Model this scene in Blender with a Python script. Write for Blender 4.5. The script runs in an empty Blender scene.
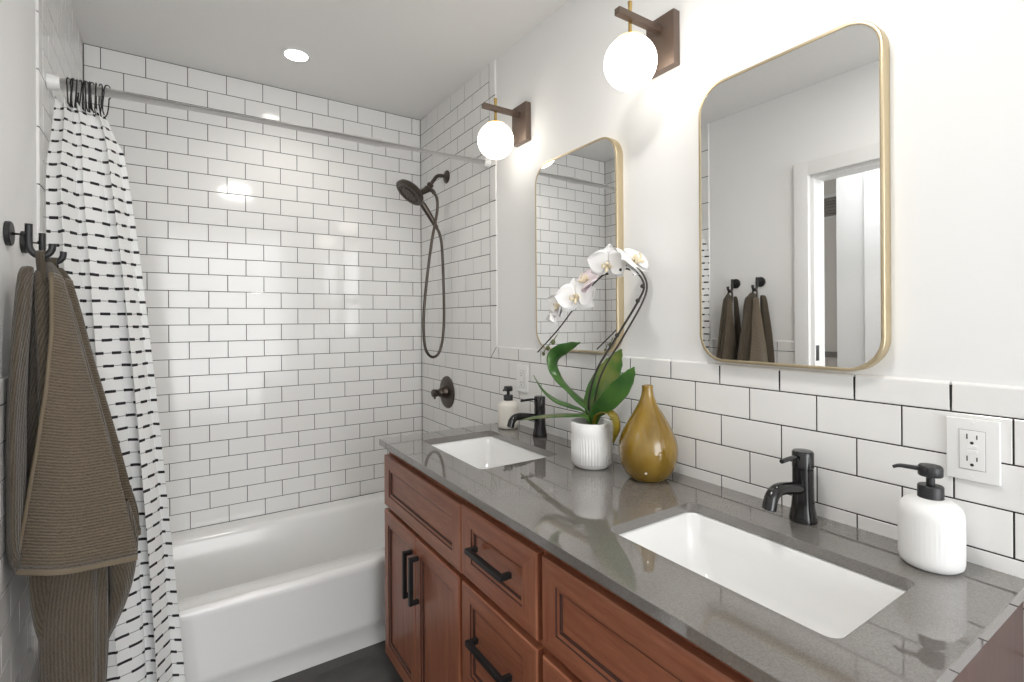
import bpy, bmesh, math, random
from mathutils import Vector, Matrix, Euler
random.seed(7)
R = math.radians
scene = bpy.context.scene
COL = scene.collection

# ------------------------------------------------------------------ camera
CAM = Vector((-1.14535, -2.70634, 1.29337))
YAW = 0.57933
cam_d = bpy.data.cameras.new('camera')
cam_d.sensor_fit = 'HORIZONTAL'
cam_d.sensor_width = 36.0
cam_d.lens = 499.544 / 1024 * 36.0
cam_d.shift_y = (320.01 - 341.0) / 1024
cam_d.clip_start = 0.02
cam_o = bpy.data.objects.new('camera', cam_d)
COL.objects.link(cam_o)
cam_o.matrix_world = (Matrix.Translation(CAM) @ Matrix.Rotation(-YAW, 4, 'Z') @
                      Matrix.Rotation(R(90), 4, 'X') @ Matrix.Rotation(-0.00627, 4, 'Z'))
scene.camera = cam_o

# ------------------------------------------------------------------ world, light, exposure
world = bpy.data.worlds.new('world')
scene.world = world
world.use_nodes = True
wb = world.node_tree.nodes['Background']
wb.inputs[0].default_value = (0.96, 0.98, 1.0, 1)
wb.inputs[1].default_value = 2.8
scene.view_settings.view_transform = 'Standard'
scene.view_settings.look = 'None'
scene.view_settings.exposure = 0.27
scene.view_settings.gamma = 1.0
scene.view_settings.use_curve_mapping = False


CEIL_LAMP_Z = 2.408
def area(name, loc, target, size, size_y, power, color):
    l = bpy.data.lights.new(name, 'AREA')
    l.shape = 'RECTANGLE'
    l.size, l.size_y = size, size_y
    l.energy = power
    l.color = color
    o = bpy.data.objects.new(name, l)
    COL.objects.link(o)
    o.location = loc
    d = Vector(target) - Vector(loc)
    o.rotation_euler = d.to_track_quat('-Z', 'Y').to_euler()
    return o


# daylight coming from the rest of the flat behind the photographer
area('daylight_behind', (-0.80, -7.5, 1.5), (-0.75, 0, 1.25), 5.0, 3.2, 130, (0.98, 0.99, 1.0))
area('hall_fill_light', (-1.78, -1.62, 2.39), (-1.9, -1.62, 0), 0.3, 0.3, 5, (0.97, 0.985, 1.0))  # added fill to brighten the hall panel; no fixture is seen there
# ceiling lamp in the middle of the room, above the photographer
area('room_ceiling_lamp', (-0.78, -2.15, CEIL_LAMP_Z), (-0.78, -2.15, 0), 0.2, 0.2, 8, (1.0, 0.965, 0.92))
GLOBE_STRENGTH = 4.0
DOWNLIGHT_POWER = 9

# ------------------------------------------------------------------ key dimensions (metres)
PX, PZ = 0.154, 0.077424
def line(n): return 2.3639 - (n - 1) * PZ
CEIL = 2.4544
COUNTER = 0.865
TUB = 0.351
CAPZ = 1.1785
FLOOR_T = 0.05
# the left wall is a touch out of square
LO = Vector((-1.494, 0, 0))
LU = Vector((0.0258, -1, 0)).normalized()
LN = Vector((1, 0.0258, 0)).normalized()
def lw(u, z=0.0, n=0.0): return LO + LU * u + LN * n + Vector((0, 0, z))

# ------------------------------------------------------------------ material helpers
MATS = {}
def mat(name, color=(0.8, 0.8, 0.8), rough=0.5, metal=0.0, spec=0.5, coat=0.0, emit=None, estr=0.0, sss=0.0, trans=0.0):
    m = bpy.data.materials.new(name)
    m.use_nodes = True
    b = m.node_tree.nodes['Principled BSDF']
    b.inputs['Base Color'].default_value = (*color, 1)
    b.inputs['Roughness'].default_value = rough
    b.inputs['Metallic'].default_value = metal
    b.inputs['Specular IOR Level'].default_value = spec
    b.inputs['Coat Weight'].default_value = coat
    b.inputs['Coat Roughness'].default_value = 0.05
    if emit:
        b.inputs['Emission Color'].default_value = (*emit, 1)
        b.inputs['Emission Strength'].default_value = estr
    if sss:
        b.inputs['Subsurface Weight'].default_value = sss
        b.inputs['Subsurface Radius'].default_value = (0.01, 0.01, 0.008)
    MATS[name] = m
    return m

def N(m, t, **kw):
    n = m.node_tree.nodes.new(t)
    for k, v in kw.items():
        if k.startswith('i_'):
            key = k[2:]
            key = int(key) if key.isdigit() else key
            n.inputs[key].default_value = v
        else:
            setattr(n, k, v)
    return n
def LK(m, a, b): m.node_tree.links.new(a, b)
def bsdf(m): return m.node_tree.nodes['Principled BSDF']

def noise_color(m, c0, c1, scale=(1, 1, 1), nscale=5.0, detail=4.0, lo=0.3, hi=0.7, coord='Object', distortion=0.0):
    tc = N(m, 'ShaderNodeTexCoord'); mp = N(m, 'ShaderNodeMapping')
    mp.inputs['Scale'].default_value = scale
    nz = N(m, 'ShaderNodeTexNoise'); nz.inputs['Scale'].default_value = nscale
    nz.inputs['Detail'].default_value = detail; nz.inputs['Distortion'].default_value = distortion
    rp = N(m, 'ShaderNodeValToRGB')
    rp.color_ramp.elements[0].position = lo; rp.color_ramp.elements[0].color = (*c0, 1)
    rp.color_ramp.elements[1].position = hi; rp.color_ramp.elements[1].color = (*c1, 1)
    LK(m, tc.outputs[coord], mp.inputs[0]); LK(m, mp.outputs[0], nz.inputs[0])
    LK(m, nz.outputs['Fac'], rp.inputs[0]); LK(m, rp.outputs[0], bsdf(m).inputs['Base Color'])
    return tc, mp, nz, rp

def noise_bump(m, nscale, strength, dist=0.001, scale=(1, 1, 1), detail=3.0):
    tc = N(m, 'ShaderNodeTexCoord'); mp = N(m, 'ShaderNodeMapping')
    mp.inputs['Scale'].default_value = scale
    nz = N(m, 'ShaderNodeTexNoise'); nz.inputs['Scale'].default_value = nscale; nz.inputs['Detail'].default_value = detail
    bp = N(m, 'ShaderNodeBump'); bp.inputs['Strength'].default_value = strength; bp.inputs['Distance'].default_value = dist
    LK(m, tc.outputs['Object'], mp.inputs[0]); LK(m, mp.outputs[0], nz.inputs[0])
    LK(m, nz.outputs['Fac'], bp.inputs['Height']); LK(m, bp.outputs[0], bsdf(m).inputs['Normal'])
    return nz, bp

# ------------------------------------------------------------------ materials
M_paint = mat('wall_paint', (0.86, 0.86, 0.852), 0.55, spec=0.3); noise_bump(M_paint, 160, 0.12, 0.0006)
M_ceil = mat('ceiling_paint', (0.87, 0.86, 0.845), 0.6, spec=0.3); noise_bump(M_ceil, 120, 0.1, 0.0006)
M_trim = mat('trim_paint', (0.82, 0.82, 0.81), 0.35)
M_tile = mat('white_glazed_tile', (0.83, 0.825, 0.81), 0.09, spec=0.5); noise_bump(M_tile, 9, 0.08, 0.002)
M_grout = mat('dark_grout', (0.035, 0.034, 0.033), 0.9, spec=0.1); noise_bump(M_grout, 200, 0.3)
M_floor = mat('charcoal_tile', (0.05, 0.05, 0.052), 0.45)
noise_color(M_floor, (0.042, 0.040, 0.039), (0.10, 0.096, 0.092), (1, 1, 1), 7, 8, 0.3, 0.75)
M_floorgrout = mat('floor_grout', (0.10, 0.10, 0.10), 0.9)
M_quartz = mat('grey_quartz', (0.17, 0.162, 0.155), 0.04, spec=1.0, coat=0.6)
noise_color(M_quartz, (0.150, 0.138, 0.127), (0.190, 0.176, 0.163), (1, 1, 1), 420, 2, 0.35, 0.65)
M_porc = mat('white_porcelain', (0.86, 0.86, 0.85), 0.08, spec=0.5, coat=0.3)
M_tub = mat('tub_enamel', (0.86, 0.86, 0.85), 0.14, spec=0.5)
M_black = mat('black_metal', (0.006, 0.006, 0.0065), 0.14, 0.0, spec=0.6)
noise_bump(M_black, 300, 0.04, 0.0004)
M_pull = mat('black_pull', (0.010, 0.010, 0.011), 0.42, spec=0.4); noise_bump(M_pull, 300, 0.04, 0.0004)
M_bronze = mat('oil_rubbed_bronze', (0.085, 0.069, 0.058), 0.3, 0.75); noise_bump(M_bronze, 200, 0.05, 0.0004)
M_sconce = mat('brushed_bronze', (0.17, 0.125, 0.10), 0.4, 0.7); noise_bump(M_sconce, 60, 0.1, 0.0004, (1, 1, 12))
M_brass = mat('satin_brass', (0.70, 0.48, 0.17), 0.25, 1.0); noise_bump(M_brass, 200, 0.04, 0.0004)
M_gold = mat('pale_gold_frame', (0.63, 0.53, 0.36), 0.34, 1.0); noise_bump(M_gold, 80, 0.06, 0.0004, (1, 1, 10))
M_mirror = mat('mirror_glass', (0.93, 0.935, 0.93), 0.0, 1.0)
noise_bump(M_mirror, 1.0, 0.0)
M_globe = mat('opal_globe', (0.95, 0.95, 0.93), 0.3, emit=(1.0, 0.93, 0.83), estr=GLOBE_STRENGTH)
M_led = mat('led_lens', (0.9, 0.9, 0.9), 0.4, emit=(1.0, 0.95, 0.88), estr=14)
M_plastic = mat('white_plastic', (0.84, 0.84, 0.83), 0.3)
M_slot = mat('outlet_slot', (0.02, 0.02, 0.02), 0.6)
M_lineg = mat('outlet_seam', (0.33, 0.33, 0.33), 0.6)
M_ceramic_w = mat('white_matte_ceramic', (0.83, 0.83, 0.82), 0.42); noise_bump(M_ceramic_w, 150, 0.05, 0.0004)
M_ceramic_c = mat('cream_ceramic', (0.80, 0.765, 0.70), 0.4); noise_bump(M_ceramic_c, 150, 0.05, 0.0004)
M_pump = mat('pump_plastic', (0.018, 0.018, 0.02), 0.38)
M_rod = mat('white_rod', (0.88, 0.875, 0.86), 0.28)
M_hookm = mat('dark_iron', (0.035, 0.036, 0.036), 0.42, 0.5); noise_bump(M_hookm, 250, 0.1, 0.0004)
M_ring = mat('black_wire', (0.018, 0.018, 0.018), 0.4, 0.4)
M_soil = mat('bark_mulch', (0.20, 0.15, 0.12), 0.9)
noise_color(M_soil, (0.09, 0.06, 0.045), (0.36, 0.30, 0.26), (1, 1, 1), 90, 4); noise_bump(M_soil, 90, 1.0, 0.006)

def cherry(name, sc, c0=(0.245, 0.075, 0.038), c1=(0.42, 0.165, 0.088)):
    m = mat(name, (0.3, 0.1, 0.05), 0.33, spec=0.45)
    tc, mp, nz, rp = noise_color(m, c0, c1, sc, 6, 6, 0.25, 0.8, distortion=0.4)
    nz2 = N(m, 'ShaderNodeTexNoise'); nz2.inputs['Scale'].default_value = 40; nz2.inputs['Detail'].default_value = 3
    LK(m, mp.outputs[0], nz2.inputs[0])
    mx = N(m, 'ShaderNodeMixRGB', blend_type='MULTIPLY'); mx.inputs[0].default_value = 0.35
    rp2 = N(m, 'ShaderNodeValToRGB')
    rp2.color_ramp.elements[0].position = 0.3; rp2.color_ramp.elements[0].color = (0.55, 0.5, 0.48, 1)
    rp2.color_ramp.elements[1].position = 0.65
    LK(m, nz2.outputs['Fac'], rp2.inputs[0])
    LK(m, rp.outputs[0], mx.inputs[1]); LK(m, rp2.outputs[0], mx.inputs[2])
    LK(m, mx.outputs[0], bsdf(m).inputs['Base Color'])
    return m
M_wood_v = cherry('cherry_wood_upright', (9, 9, 0.8))
M_wood_h = cherry('cherry_wood_level', (9, 0.8, 9))
M_glaze = mat('dark_glaze', (0.045, 0.012, 0.007), 0.5)
M_frame = cherry('cherry_face_frame', (9, 9, 0.8))
M_side = cherry('shaded_cherry_side_panel', (9, 9, 0.8), (0.060, 0.024, 0.018), (0.105, 0.045, 0.034))  # the fronts' cherry darkened; the end panel's shade is partly in this colour

# mustard ceramic glaze
M_must = mat('mustard_glaze', (0.4, 0.25, 0.03), 0.08, spec=0.6, coat=0.5)
noise_color(M_must, (0.165, 0.092, 0.006), (0.31, 0.19, 0.020), (1, 1, 0.6), 14, 5, 0.3, 0.72)
# terry cloth with woven ribs
def terry(name, c0, c1, ribdir):
    m = mat(name, c0, 0.95, spec=0.1)
    bsdf(m).inputs['Sheen Weight'].default_value = 0.25
    tc = N(m, 'ShaderNodeTexCoord')
    uvm = N(m, 'ShaderNodeUVMap')
    wv = N(m, 'ShaderNodeTexWave', wave_type='BANDS', bands_direction=ribdir)
    wv.inputs['Scale'].default_value = 23; wv.inputs['Distortion'].default_value = 2.6
    wv.inputs['Detail'].default_value = 2; wv.inputs['Detail Scale'].default_value = 3
    LK(m, uvm.outputs[0], wv.inputs[0])
    nz = N(m, 'ShaderNodeTexNoise'); nz.inputs['Scale'].default_value = 420; nz.inputs['Detail'].default_value = 3
    LK(m, tc.outputs['Object'], nz.inputs[0])
    ad = N(m, 'ShaderNodeMath', operation='MULTIPLY_ADD'); ad.inputs[1].default_value = 1.1
    LK(m, nz.outputs['Fac'], ad.inputs[0]); LK(m, wv.outputs['Fac'], ad.inputs[2])
    rp = N(m, 'ShaderNodeValToRGB')
    rp.color_ramp.elements[0].position = 0.25; rp.color_ramp.elements[0].color = (*c0, 1)
    rp.color_ramp.elements[1].position = 1.2; rp.color_ramp.elements[1].color = (*c1, 1)
    mu = N(m, 'ShaderNodeMath', operation='MULTIPLY'); mu.inputs[1].default_value = 0.75
    LK(m, ad.outputs[0], mu.inputs[0]); LK(m, mu.outputs[0], rp.inputs[0])
    LK(m, rp.outputs[0], bsdf(m).inputs['Base Color'])
    bp = N(m, 'ShaderNodeBump'); bp.inputs['Strength'].default_value = 0.6; bp.inputs['Distance'].default_value = 0.0025
    LK(m, ad.outputs[0], bp.inputs['Height']); LK(m, bp.outputs[0], bsdf(m).inputs['Normal'])
    return m
M_terry = terry('olive_brown_terry', (0.064, 0.051, 0.036), (0.138, 0.110, 0.077), 'Y')
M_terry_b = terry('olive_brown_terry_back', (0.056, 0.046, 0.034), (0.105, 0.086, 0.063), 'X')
M_hem = mat('towel_hem', (0.155, 0.125, 0.088), 0.9, spec=0.1); noise_bump(M_hem, 300, 0.5, 0.001)

# curtain: white weave with thin thread lines and staggered black dashes
def curtain_mat():
    m = mat('dashed_white_cloth', (0.8, 0.8, 0.79), 0.9, spec=0.1)
    b = bsdf(m)
    uv = N(m, 'ShaderNodeUVMap')
    sx = N(m, 'ShaderNodeSeparateXYZ'); LK(m, uv.outputs[0], sx.inputs[0])
    def MA(op, a, bb=None, c=None):
        n = N(m, 'ShaderNodeMath', operation=op)
        for i, v in enumerate((a, bb, c)):
            if v is None: continue
            if isinstance(v, (int, float)): n.inputs[i].default_value = v
            else: LK(m, v, n.inputs[i])
        return n.outputs[0]
    rowh, per = 0.0372, 0.098
    nzw = N(m, 'ShaderNodeTexNoise'); nzw.inputs['Scale'].default_value = 9; LK(m, uv.outputs[0], nzw.inputs[0])
    vv = MA('MULTIPLY_ADD', nzw.outputs['Fac'], 0.006, sx.outputs[1])
    r = MA('DIVIDE', vv, rowh)
    ri = MA('FLOOR', r)
    rf = MA('ABSOLUTE', MA('SUBTRACT', MA('FRACT', r), 0.5))          # 0 at row centre
    odd = MA('MULTIPLY', MA('MODULO', ri, 2.0), 0.5)
    uf = MA('FRACT', MA('ADD', MA('DIVIDE', sx.outputs[0], per), odd))
    ud = MA('ABSOLUTE', MA('SUBTRACT', uf, 0.5))
    dash = MA('MULTIPLY', MA('LESS_THAN', ud, 0.285), MA('LESS_THAN', rf, 0.11))
    thr = MA('MULTIPLY', MA('LESS_THAN', rf, 0.036), 0.62)
    fac = MA('MAXIMUM', dash, thr)
    mx = N(m, 'ShaderNodeMixRGB'); mx.inputs[1].default_value = (0.80, 0.80, 0.79, 1); mx.inputs[2].default_value = (0.030, 0.030, 0.032, 1)
    LK(m, fac, mx.inputs[0]); LK(m, mx.outputs[0], b.inputs['Base Color'])
    nz = N(m, 'ShaderNodeTexNoise'); nz.inputs['Scale'].default_value = 700; LK(m, uv.outputs[0], nz.inputs[0])
    ad = MA('MULTIPLY_ADD', fac, 0.8, MA('MULTIPLY', nz.outputs['Fac'], 0.5))
    bp = N(m, 'ShaderNodeBump'); bp.inputs['Strength'].default_value = 0.35; bp.inputs['Distance'].default_value = 0.0015
    LK(m, ad, bp.inputs['Height']); LK(m, bp.outputs[0], b.inputs['Normal'])
    return m
M_curtain = curtain_mat()

# plant
def leafm(name, a, bcol, lo=0.35, hi=0.75):
    m = mat(name, a, 0.32, spec=0.5)
    noise_color(m, a, bcol, (1, 1, 1), 16, 3, lo, hi)
    noise_bump(m, 60, 0.15, 0.001)
    return m
M_leaf = leafm('orchid_leaf_green', (0.026, 0.092, 0.015), (0.070, 0.165, 0.028))
M_leaf_y = leafm('orchid_leaf_yellowing', (0.045, 0.13, 0.02), (0.24, 0.22, 0.06), 0.42, 0.78)
M_leaf_o = leafm('orchid_leaf_olive', (0.16, 0.13, 0.012), (0.34, 0.25, 0.03))
M_stem = mat('orchid_stem', (0.030, 0.026, 0.022), 0.5)
M_node = mat('orchid_bud', (0.10, 0.12, 0.04), 0.5)
M_petal = mat('orchid_petal', (0.86, 0.85, 0.84), 0.5, spec=0.3, sss=0.15)
noise_bump(M_petal, 40, 0.15, 0.001)
M_petal_p = mat('orchid_petal_blush', (0.80, 0.70, 0.73), 0.5, spec=0.3, sss=0.15)
M_lip = mat('orchid_lip', (0.78, 0.68, 0.48), 0.5)
M_vent = mat('vent_slats', (0.26, 0.24, 0.22), 0.6)
M_hall = mat('hall_paint', (0.74, 0.71, 0.67), 0.6)
M_hall2 = mat('hall_panel', (0.80, 0.80, 0.79), 0.5)
M_hallfloor = mat('hall_oak', (0.30, 0.21, 0.13), 0.5)
noise_color(M_hallfloor, (0.22, 0.15, 0.09), (0.36, 0.26, 0.17), (1, 8, 1), 4, 4)
M_latch = mat('latch_plate', (0.10, 0.105, 0.11), 0.35, 0.8)
M_chrome = mat('chrome_drain', (0.75, 0.75, 0.75), 0.12, 1.0)

# ------------------------------------------------------------------ mesh helpers
def obj(name, bm, m, parent=None, smooth=True, angle=38):
    bm.normal_update()
    for e in bm.edges:
        if len(e.link_faces) == 2:
            e.smooth = e.calc_face_angle(0) < R(angle)
    for f in bm.faces: f.smooth = smooth
    me = bpy.data.meshes.new(name)
    bm.to_mesh(me); bm.free()
    o = bpy.data.objects.new(name, me)
    for x in (m if isinstance(m, (list, tuple)) else [m]): me.materials.append(x)
    COL.objects.link(o)
    if parent: o.parent = parent
    return o

def place(o, world_parent):      # parent an already world-positioned mesh under an empty standing at the thing's base
    o.parent = world_parent
    o.matrix_parent_inverse = Matrix.Translation(-Vector(world_parent.location))

def thing(name, label, cat, loc=(0, 0, 0), group=None):
    o = bpy.data.objects.new(name, None); COL.objects.link(o)
    o.empty_display_size = 0.05
    o.location = loc
    tag(o, label, cat, group)
    return o
def tag(o, label, cat, group=None):
    o['label'] = label; o['category'] = cat
    if group: o['group'] = group
    return o
def struct(o):
    o['kind'] = 'structure'
    return o
def part(name, bm, m, root, label=None, **kw):   # bm built in world coordinates
    o = obj(name, bm, m, None, **kw)
    r = root
    off = Vector((0, 0, 0))
    while r is not None:
        off += Vector(r.location); r = r.parent
    o.data.transform(Matrix.Translation(-off))
    o.parent = root
    if label: o['label'] = label
    return o

def box(bm, x0, x1, y0, y1, z0, z1, bevel=0.0, seg=2, mi=0):
    vs = [bm.verts.new((x, y, z)) for x in (x0, x1) for y in (y0, y1) for z in (z0, z1)]
    idx = [(0, 1, 3, 2), (4, 6, 7, 5), (0, 4, 5, 1), (2, 3, 7, 6), (0, 2, 6, 4), (1, 5, 7, 3)]
    fs = [bm.faces.new([vs[i] for i in f]) for f in idx]
    for f in fs: f.material_index = mi
    if bevel:
        es = set(e for f in fs for e in f.edges)
        bmesh.ops.bevel(bm, geom=list(es), offset=bevel, segments=seg, profile=0.7, affect='EDGES')
    return fs

def obox(bm, o, u, v, w, bevel=0.0, seg=2):      # oriented box from origin and three edge vectors
    o, u, v, w = map(Vector, (o, u, v, w))
    vs = [bm.verts.new(o + a * u + b * v + c * w) for a in (0, 1) for b in (0, 1) for c in (0, 1)]
    idx = [(0, 1, 3, 2), (4, 6, 7, 5), (0, 4, 5, 1), (2, 3, 7, 6), (0, 2, 6, 4), (1, 5, 7, 3)]
    fs = [bm.faces.new([vs[i] for i in f]) for f in idx]
    bmesh.ops.recalc_face_normals(bm, faces=fs)
    if bevel:
        es = set(e for f in fs for e in f.edges)
        bmesh.ops.bevel(bm, geom=list(es), offset=bevel, segments=seg, profile=0.7, affect='EDGES')

def loft(bm, rings, closed=True, cap0=False, cap1=False, mi=0):
    vr = [[bm.verts.new(p) for p in ring] for ring in rings]
    n = len(vr[0])
    fs = []
    for a, b in zip(vr, vr[1:]):
        for i in range(n if closed else n - 1):
            j = (i + 1) % n
            fs.append(bm.faces.new((a[i], a[j], b[j], b[i])))
    if cap0: fs.append(bm.faces.new(list(reversed(vr[0]))))
    if cap1: fs.append(bm.faces.new(vr[-1]))
    for f in fs: f.material_index = mi
    return fs

def frame_for(t, up=Vector((0, 0, 1))):
    t = t.normalized()
    if abs(t.dot(up)) > 0.95: up = Vector((0, 1, 0))
    a = t.cross(up).normalized()
    return a, a.cross(t).normalized()

def lathe(bm, prof, c=(0, 0, 0), axis=(0, 0, 1), seg=32, cap0=False, cap1=False, flute=None, mi=0):
    c = Vector(c); ax = Vector(axis).normalized()
    a, b = frame_for(ax, Vector((1, 0, 0)))
    rings = []
    for h, r in prof:
        ring = []
        for i in range(seg):
            t = 2 * math.pi * i / seg
            rr = max(r, 1e-5) * (flute(t, h) if flute else 1)
            ring.append(c + ax * h + (a * math.cos(t) + b * math.sin(t)) * rr)
        rings.append(ring)
    fs = loft(bm, rings, True, cap0, cap1, mi)
    bmesh.ops.recalc_face_normals(bm, faces=fs)
    return fs

def catmull(pts, sub=8):
    P = [Vector(p) for p in pts]
    P = [P[0] * 2 - P[1]] + P + [P[-1] * 2 - P[-2]]
    out = []
    for i in range(1, len(P) - 2):
        for k in range(sub):
            t = k / sub
            p0, p1, p2, p3 = P[i - 1:i + 3]
            out.append(0.5 * ((2 * p1) + (p2 - p0) * t + (2 * p0 - 5 * p1 + 4 * p2 - p3) * t * t + (3 * p1 - p0 - 3 * p2 + p3) * t ** 3))
    out.append(P[-2])
    return out

def tube(bm, pts, r, seg=12, smooth_sub=8, caps=True, mi=0):
    P = catmull(pts, smooth_sub) if smooth_sub else [Vector(p) for p in pts]
    n = len(P)
    rings = []
    pa = None
    for i, p in enumerate(P):
        t = (P[min(i + 1, n - 1)] - P[max(i - 1, 0)]).normalized()
        if pa is None: a, b = frame_for(t)
        else:
            a = (pa - t * pa.dot(t)).normalized(); b = t.cross(a)
        pa = a
        rr = r(i / (n - 1)) if callable(r) else r
        rings.append([p + (a * math.cos(2 * math.pi * k / seg) + b * math.sin(2 * math.pi * k / seg)) * rr for k in range(seg)])
    fs = loft(bm, rings, True, caps, caps, mi)
    bmesh.ops.recalc_face_normals(bm, faces=fs)

def rrect(w, h, r, n=8):         # centred rounded rectangle outline
    pts = []
    for cx, cy, a0 in ((w / 2 - r, h / 2 - r, 0), (-w / 2 + r, h / 2 - r, 90), (-w / 2 + r, -h / 2 + r, 180), (w / 2 - r, -h / 2 + r, 270)):
        for k in range(n + 1):
            t = R(a0 + 90 * k / n)
            pts.append((cx + r * math.cos(t), cy + r * math.sin(t)))
    return pts

def sphere(bm, c, r, seg=24, rings=14, sz=1.0):
    m = Matrix.Translation(c) @ Matrix.Diagonal((1, 1, sz, 1))
    return bmesh.ops.create_uvsphere(bm, u_segments=seg, v_segments=rings, radius=r, matrix=m)

# ------------------------------------------------------------------ tile work
GAP = 0.0027
def poly_tile(bm, F, pts, bevel=0.0011, depth=0.004, drop=0.0007, rnd=()):
    """One glazed tile from a CCW polygon in wall coordinates (u, v); F maps (u, v, n) to the world."""
    n = len(pts)
    def inset(ds):
        out = []
        for i in range(n):
            p0, p1, p2 = Vector(pts[i - 1]), Vector(pts[i]), Vector(pts[(i + 1) % n])
            e1 = (p1 - p0).normalized(); e2 = (p2 - p1).normalized()
            n1 = Vector((-e1.y, e1.x)); n2 = Vector((-e2.y, e2.x))
            d1, d2 = ds[i - 1], ds[i]
            # point q with (q - p1).n1 = d1 and (q - p1).n2 = d2
            det = n1.x * n2.y - n1.y * n2.x
            out.append(p1 + Vector(((d1 * n2.y - d2 * n1.y) / det, (n1.x * d2 - n2.x * d1) / det)))
        return out
    round_edge = set(rnd)
    def ds(x, y): return [y if i in round_edge else x for i in range(n)]
    A = inset(ds(GAP / 2, 0.0)); B = inset(ds(GAP / 2 + bevel, bevel)); A2 = inset(ds(GAP / 2, 0.0)); B2 = inset(ds(GAP / 2 + bevel, 0.0055))
    j = [random.uniform(-0.00022, 0.00022) for _ in range(2)]
    cu = sum(p[0] for p in pts) / n; cv = sum(p[1] for p in pts) / n
    hu = max(abs(p[0] - cu) for p in pts); hv = max(abs(p[1] - cv) for p in pts)
    tilt = lambda p: j[0] * (p[0] - cu) / hu + j[1] * (p[1] - cv) / hv
    rings = [[F(p[0], p[1], -depth) for p in A], [F(p[0], p[1], -drop + tilt(p)) for p in A], [F(p[0], p[1], tilt(p)) for p in B]]
    if round_edge:
        # bullnose: the free edge rolls back to the wall in three facets
        def lerp_ring(k, nn_round):
            P_ = inset([k * 0.0055 if i in round_edge else GAP / 2 + bevel * min(1, k * 1.0) for i in range(n)])
            R_ = []
            for i, p in enumerate(P_):
                touch = (i in round_edge) or ((i - 1) % n in round_edge)
                R_.append(F(p[0], p[1], -nn_round if touch else -drop * (1 - k)))
            return R_
        rings = [[F(p[0], p[1], -depth) for p in A], lerp_ring(0.0, 0.0050), lerp_ring(0.30, 0.0020), lerp_ring(0.65, 0.0005), lerp_ring(1.0, 0.0)]
    vr = [[bm.verts.new(p) for p in r] for r in rings]
    for a, b in zip(vr, vr[1:]):
        for i in range(n):
            k = (i + 1) % n
            bm.faces.new((a[i], a[k], b[k], b[i]))
    bm.faces.new(vr[-1])

def row_tiles(bm, F, v0, v1, us):
    for a, b in zip(us, us[1:]):
        if b - a < 0.006: continue
        poly_tile(bm, F, [(a, v0), (b, v0), (b, v1), (a, v1)])

def joints(first, lo, hi):
    out = [lo]
    u = first
    while u <= lo + 0.004: u += PX
    while u < hi - 0.004:
        out.append(u); u += PX
    out.append(hi)
    return out

def slab(name, o, u, v, w, m):
    bm = bmesh.new(); obox(bm, o, u, v, w)
    return struct(obj(name, bm, m))

# --- back wall ------------------------------------------------------
wall_back = slab('wall_back', (-1.62, 0.004, 0), (1.75, 0, 0), (0, 0.12, 0), (0, 0, CEIL + 0.05), M_paint)
bm = bmesh.new(); obox(bm, (-1.494, 0.0010, TUB - 0.05), (1.494, 0, 0), (0, 0.004, 0), (0, 0, CEIL - TUB + 0.05))
obj('grout', bm, M_grout, wall_back)
bm = bmesh.new()
FB = lambda u, v, n: Vector((-u, -n, v))          # u measured from the right corner, towards the left
FBr = lambda u, v, n: Vector((u - 1.494, -n, v))
aB = 0.05236
for k in range(0, 27):
    zt = CEIL - 0.001 if k == 0 else line(k)
    zb = line(k + 1)
    first = aB if k % 2 == 0 else aB + PX / 2
    us = joints(first, 0.001, 1.493)
    us2 = sorted(1.494 - u for u in us)
    for a, b in zip(us2, us2[1:]):
        poly_tile(bm, FBr, [(a, zb), (b, zb), (b, zt), (a, zt)])
obj('tile', bm, M_tile, wall_back, angle=3)

# --- right wall -----------------------------------------------------
wall_right = slab('wall_right', (0.006, -5.0, 0), (0.12, 0, 0), (0, 5.02, 0), (0, 0, CEIL + 0.05), M_paint)
bm = bmesh.new()
obox(bm, (0.0010, -3.4, 0), (0.0053, 0, 0), (0, 3.4, 0), (0, 0, CAPZ - 0.006))
obox(bm, (0.0010, -0.825, CAPZ - 0.006), (0.0053, 0, 0), (0, 0.825, 0), (0, 0, CEIL - CAPZ + 0.005))
obj('grout', bm, M_grout, wall_right)
bm = bmesh.new()
YR0 = 3.4
FR = lambda u, v, n: Vector((-n, -u, v))           # u = distance from the back wall; CCW seen from the room needs u reversed
FRr = lambda u, v, n: Vector((-n, u - YR0, v))
def right_tile(u0, u1, z0, z1): poly_tile(bm, FRr, [(YR0 - u1, z0), (YR0 - u0, z0), (YR0 - u0, z1), (YR0 - u1, z1)])
bR = 0.0042
TR0, TR1 = 0.7785, 0.831
for k in range(0, 32):
    zt = CEIL - 0.001 if k == 0 else line(k)
    zb = max(line(k + 1), 0.0)
    if zt < 0.01: break
    hi = TR0 if k < 17 else YR0
    first = bR + PX if k % 2 == 1 else bR + PX / 2
    us = joints(first, 0.001, hi)
    for a, b in zip(us, us[1:]): right_tile(a, b, zb, zt)
obj('tile', bm, M_tile, wall_right, angle=3)
bm = bmesh.new()
z17 = line(17)
def cap_poly(pts, rnd): poly_tile(bm, FRr, [(YR0 - p[0], p[1]) for p in pts], bevel=0.0014, depth=0.008, rnd=rnd)
zz = CEIL - 0.001
zs = [CEIL - 0.001]
zcur = line(1) - PZ
while zcur > z17 + 0.12:
    zs.append(zcur); zcur -= 2 * PZ
for a, b in zip(zs, zs[1:]): cap_poly([(TR1, b), (TR0, b), (TR0, a), (TR1, a)], (3,))
cap_poly([(TR1, CAPZ), (TR0, z17), (TR0, zs[-1]), (TR1, zs[-1])], (3,))
cj = [2.3875 - PX * i for i in range(10, -9, -1)]
cj = [c for c in cj if 0.84 < c < YR0]
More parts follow.
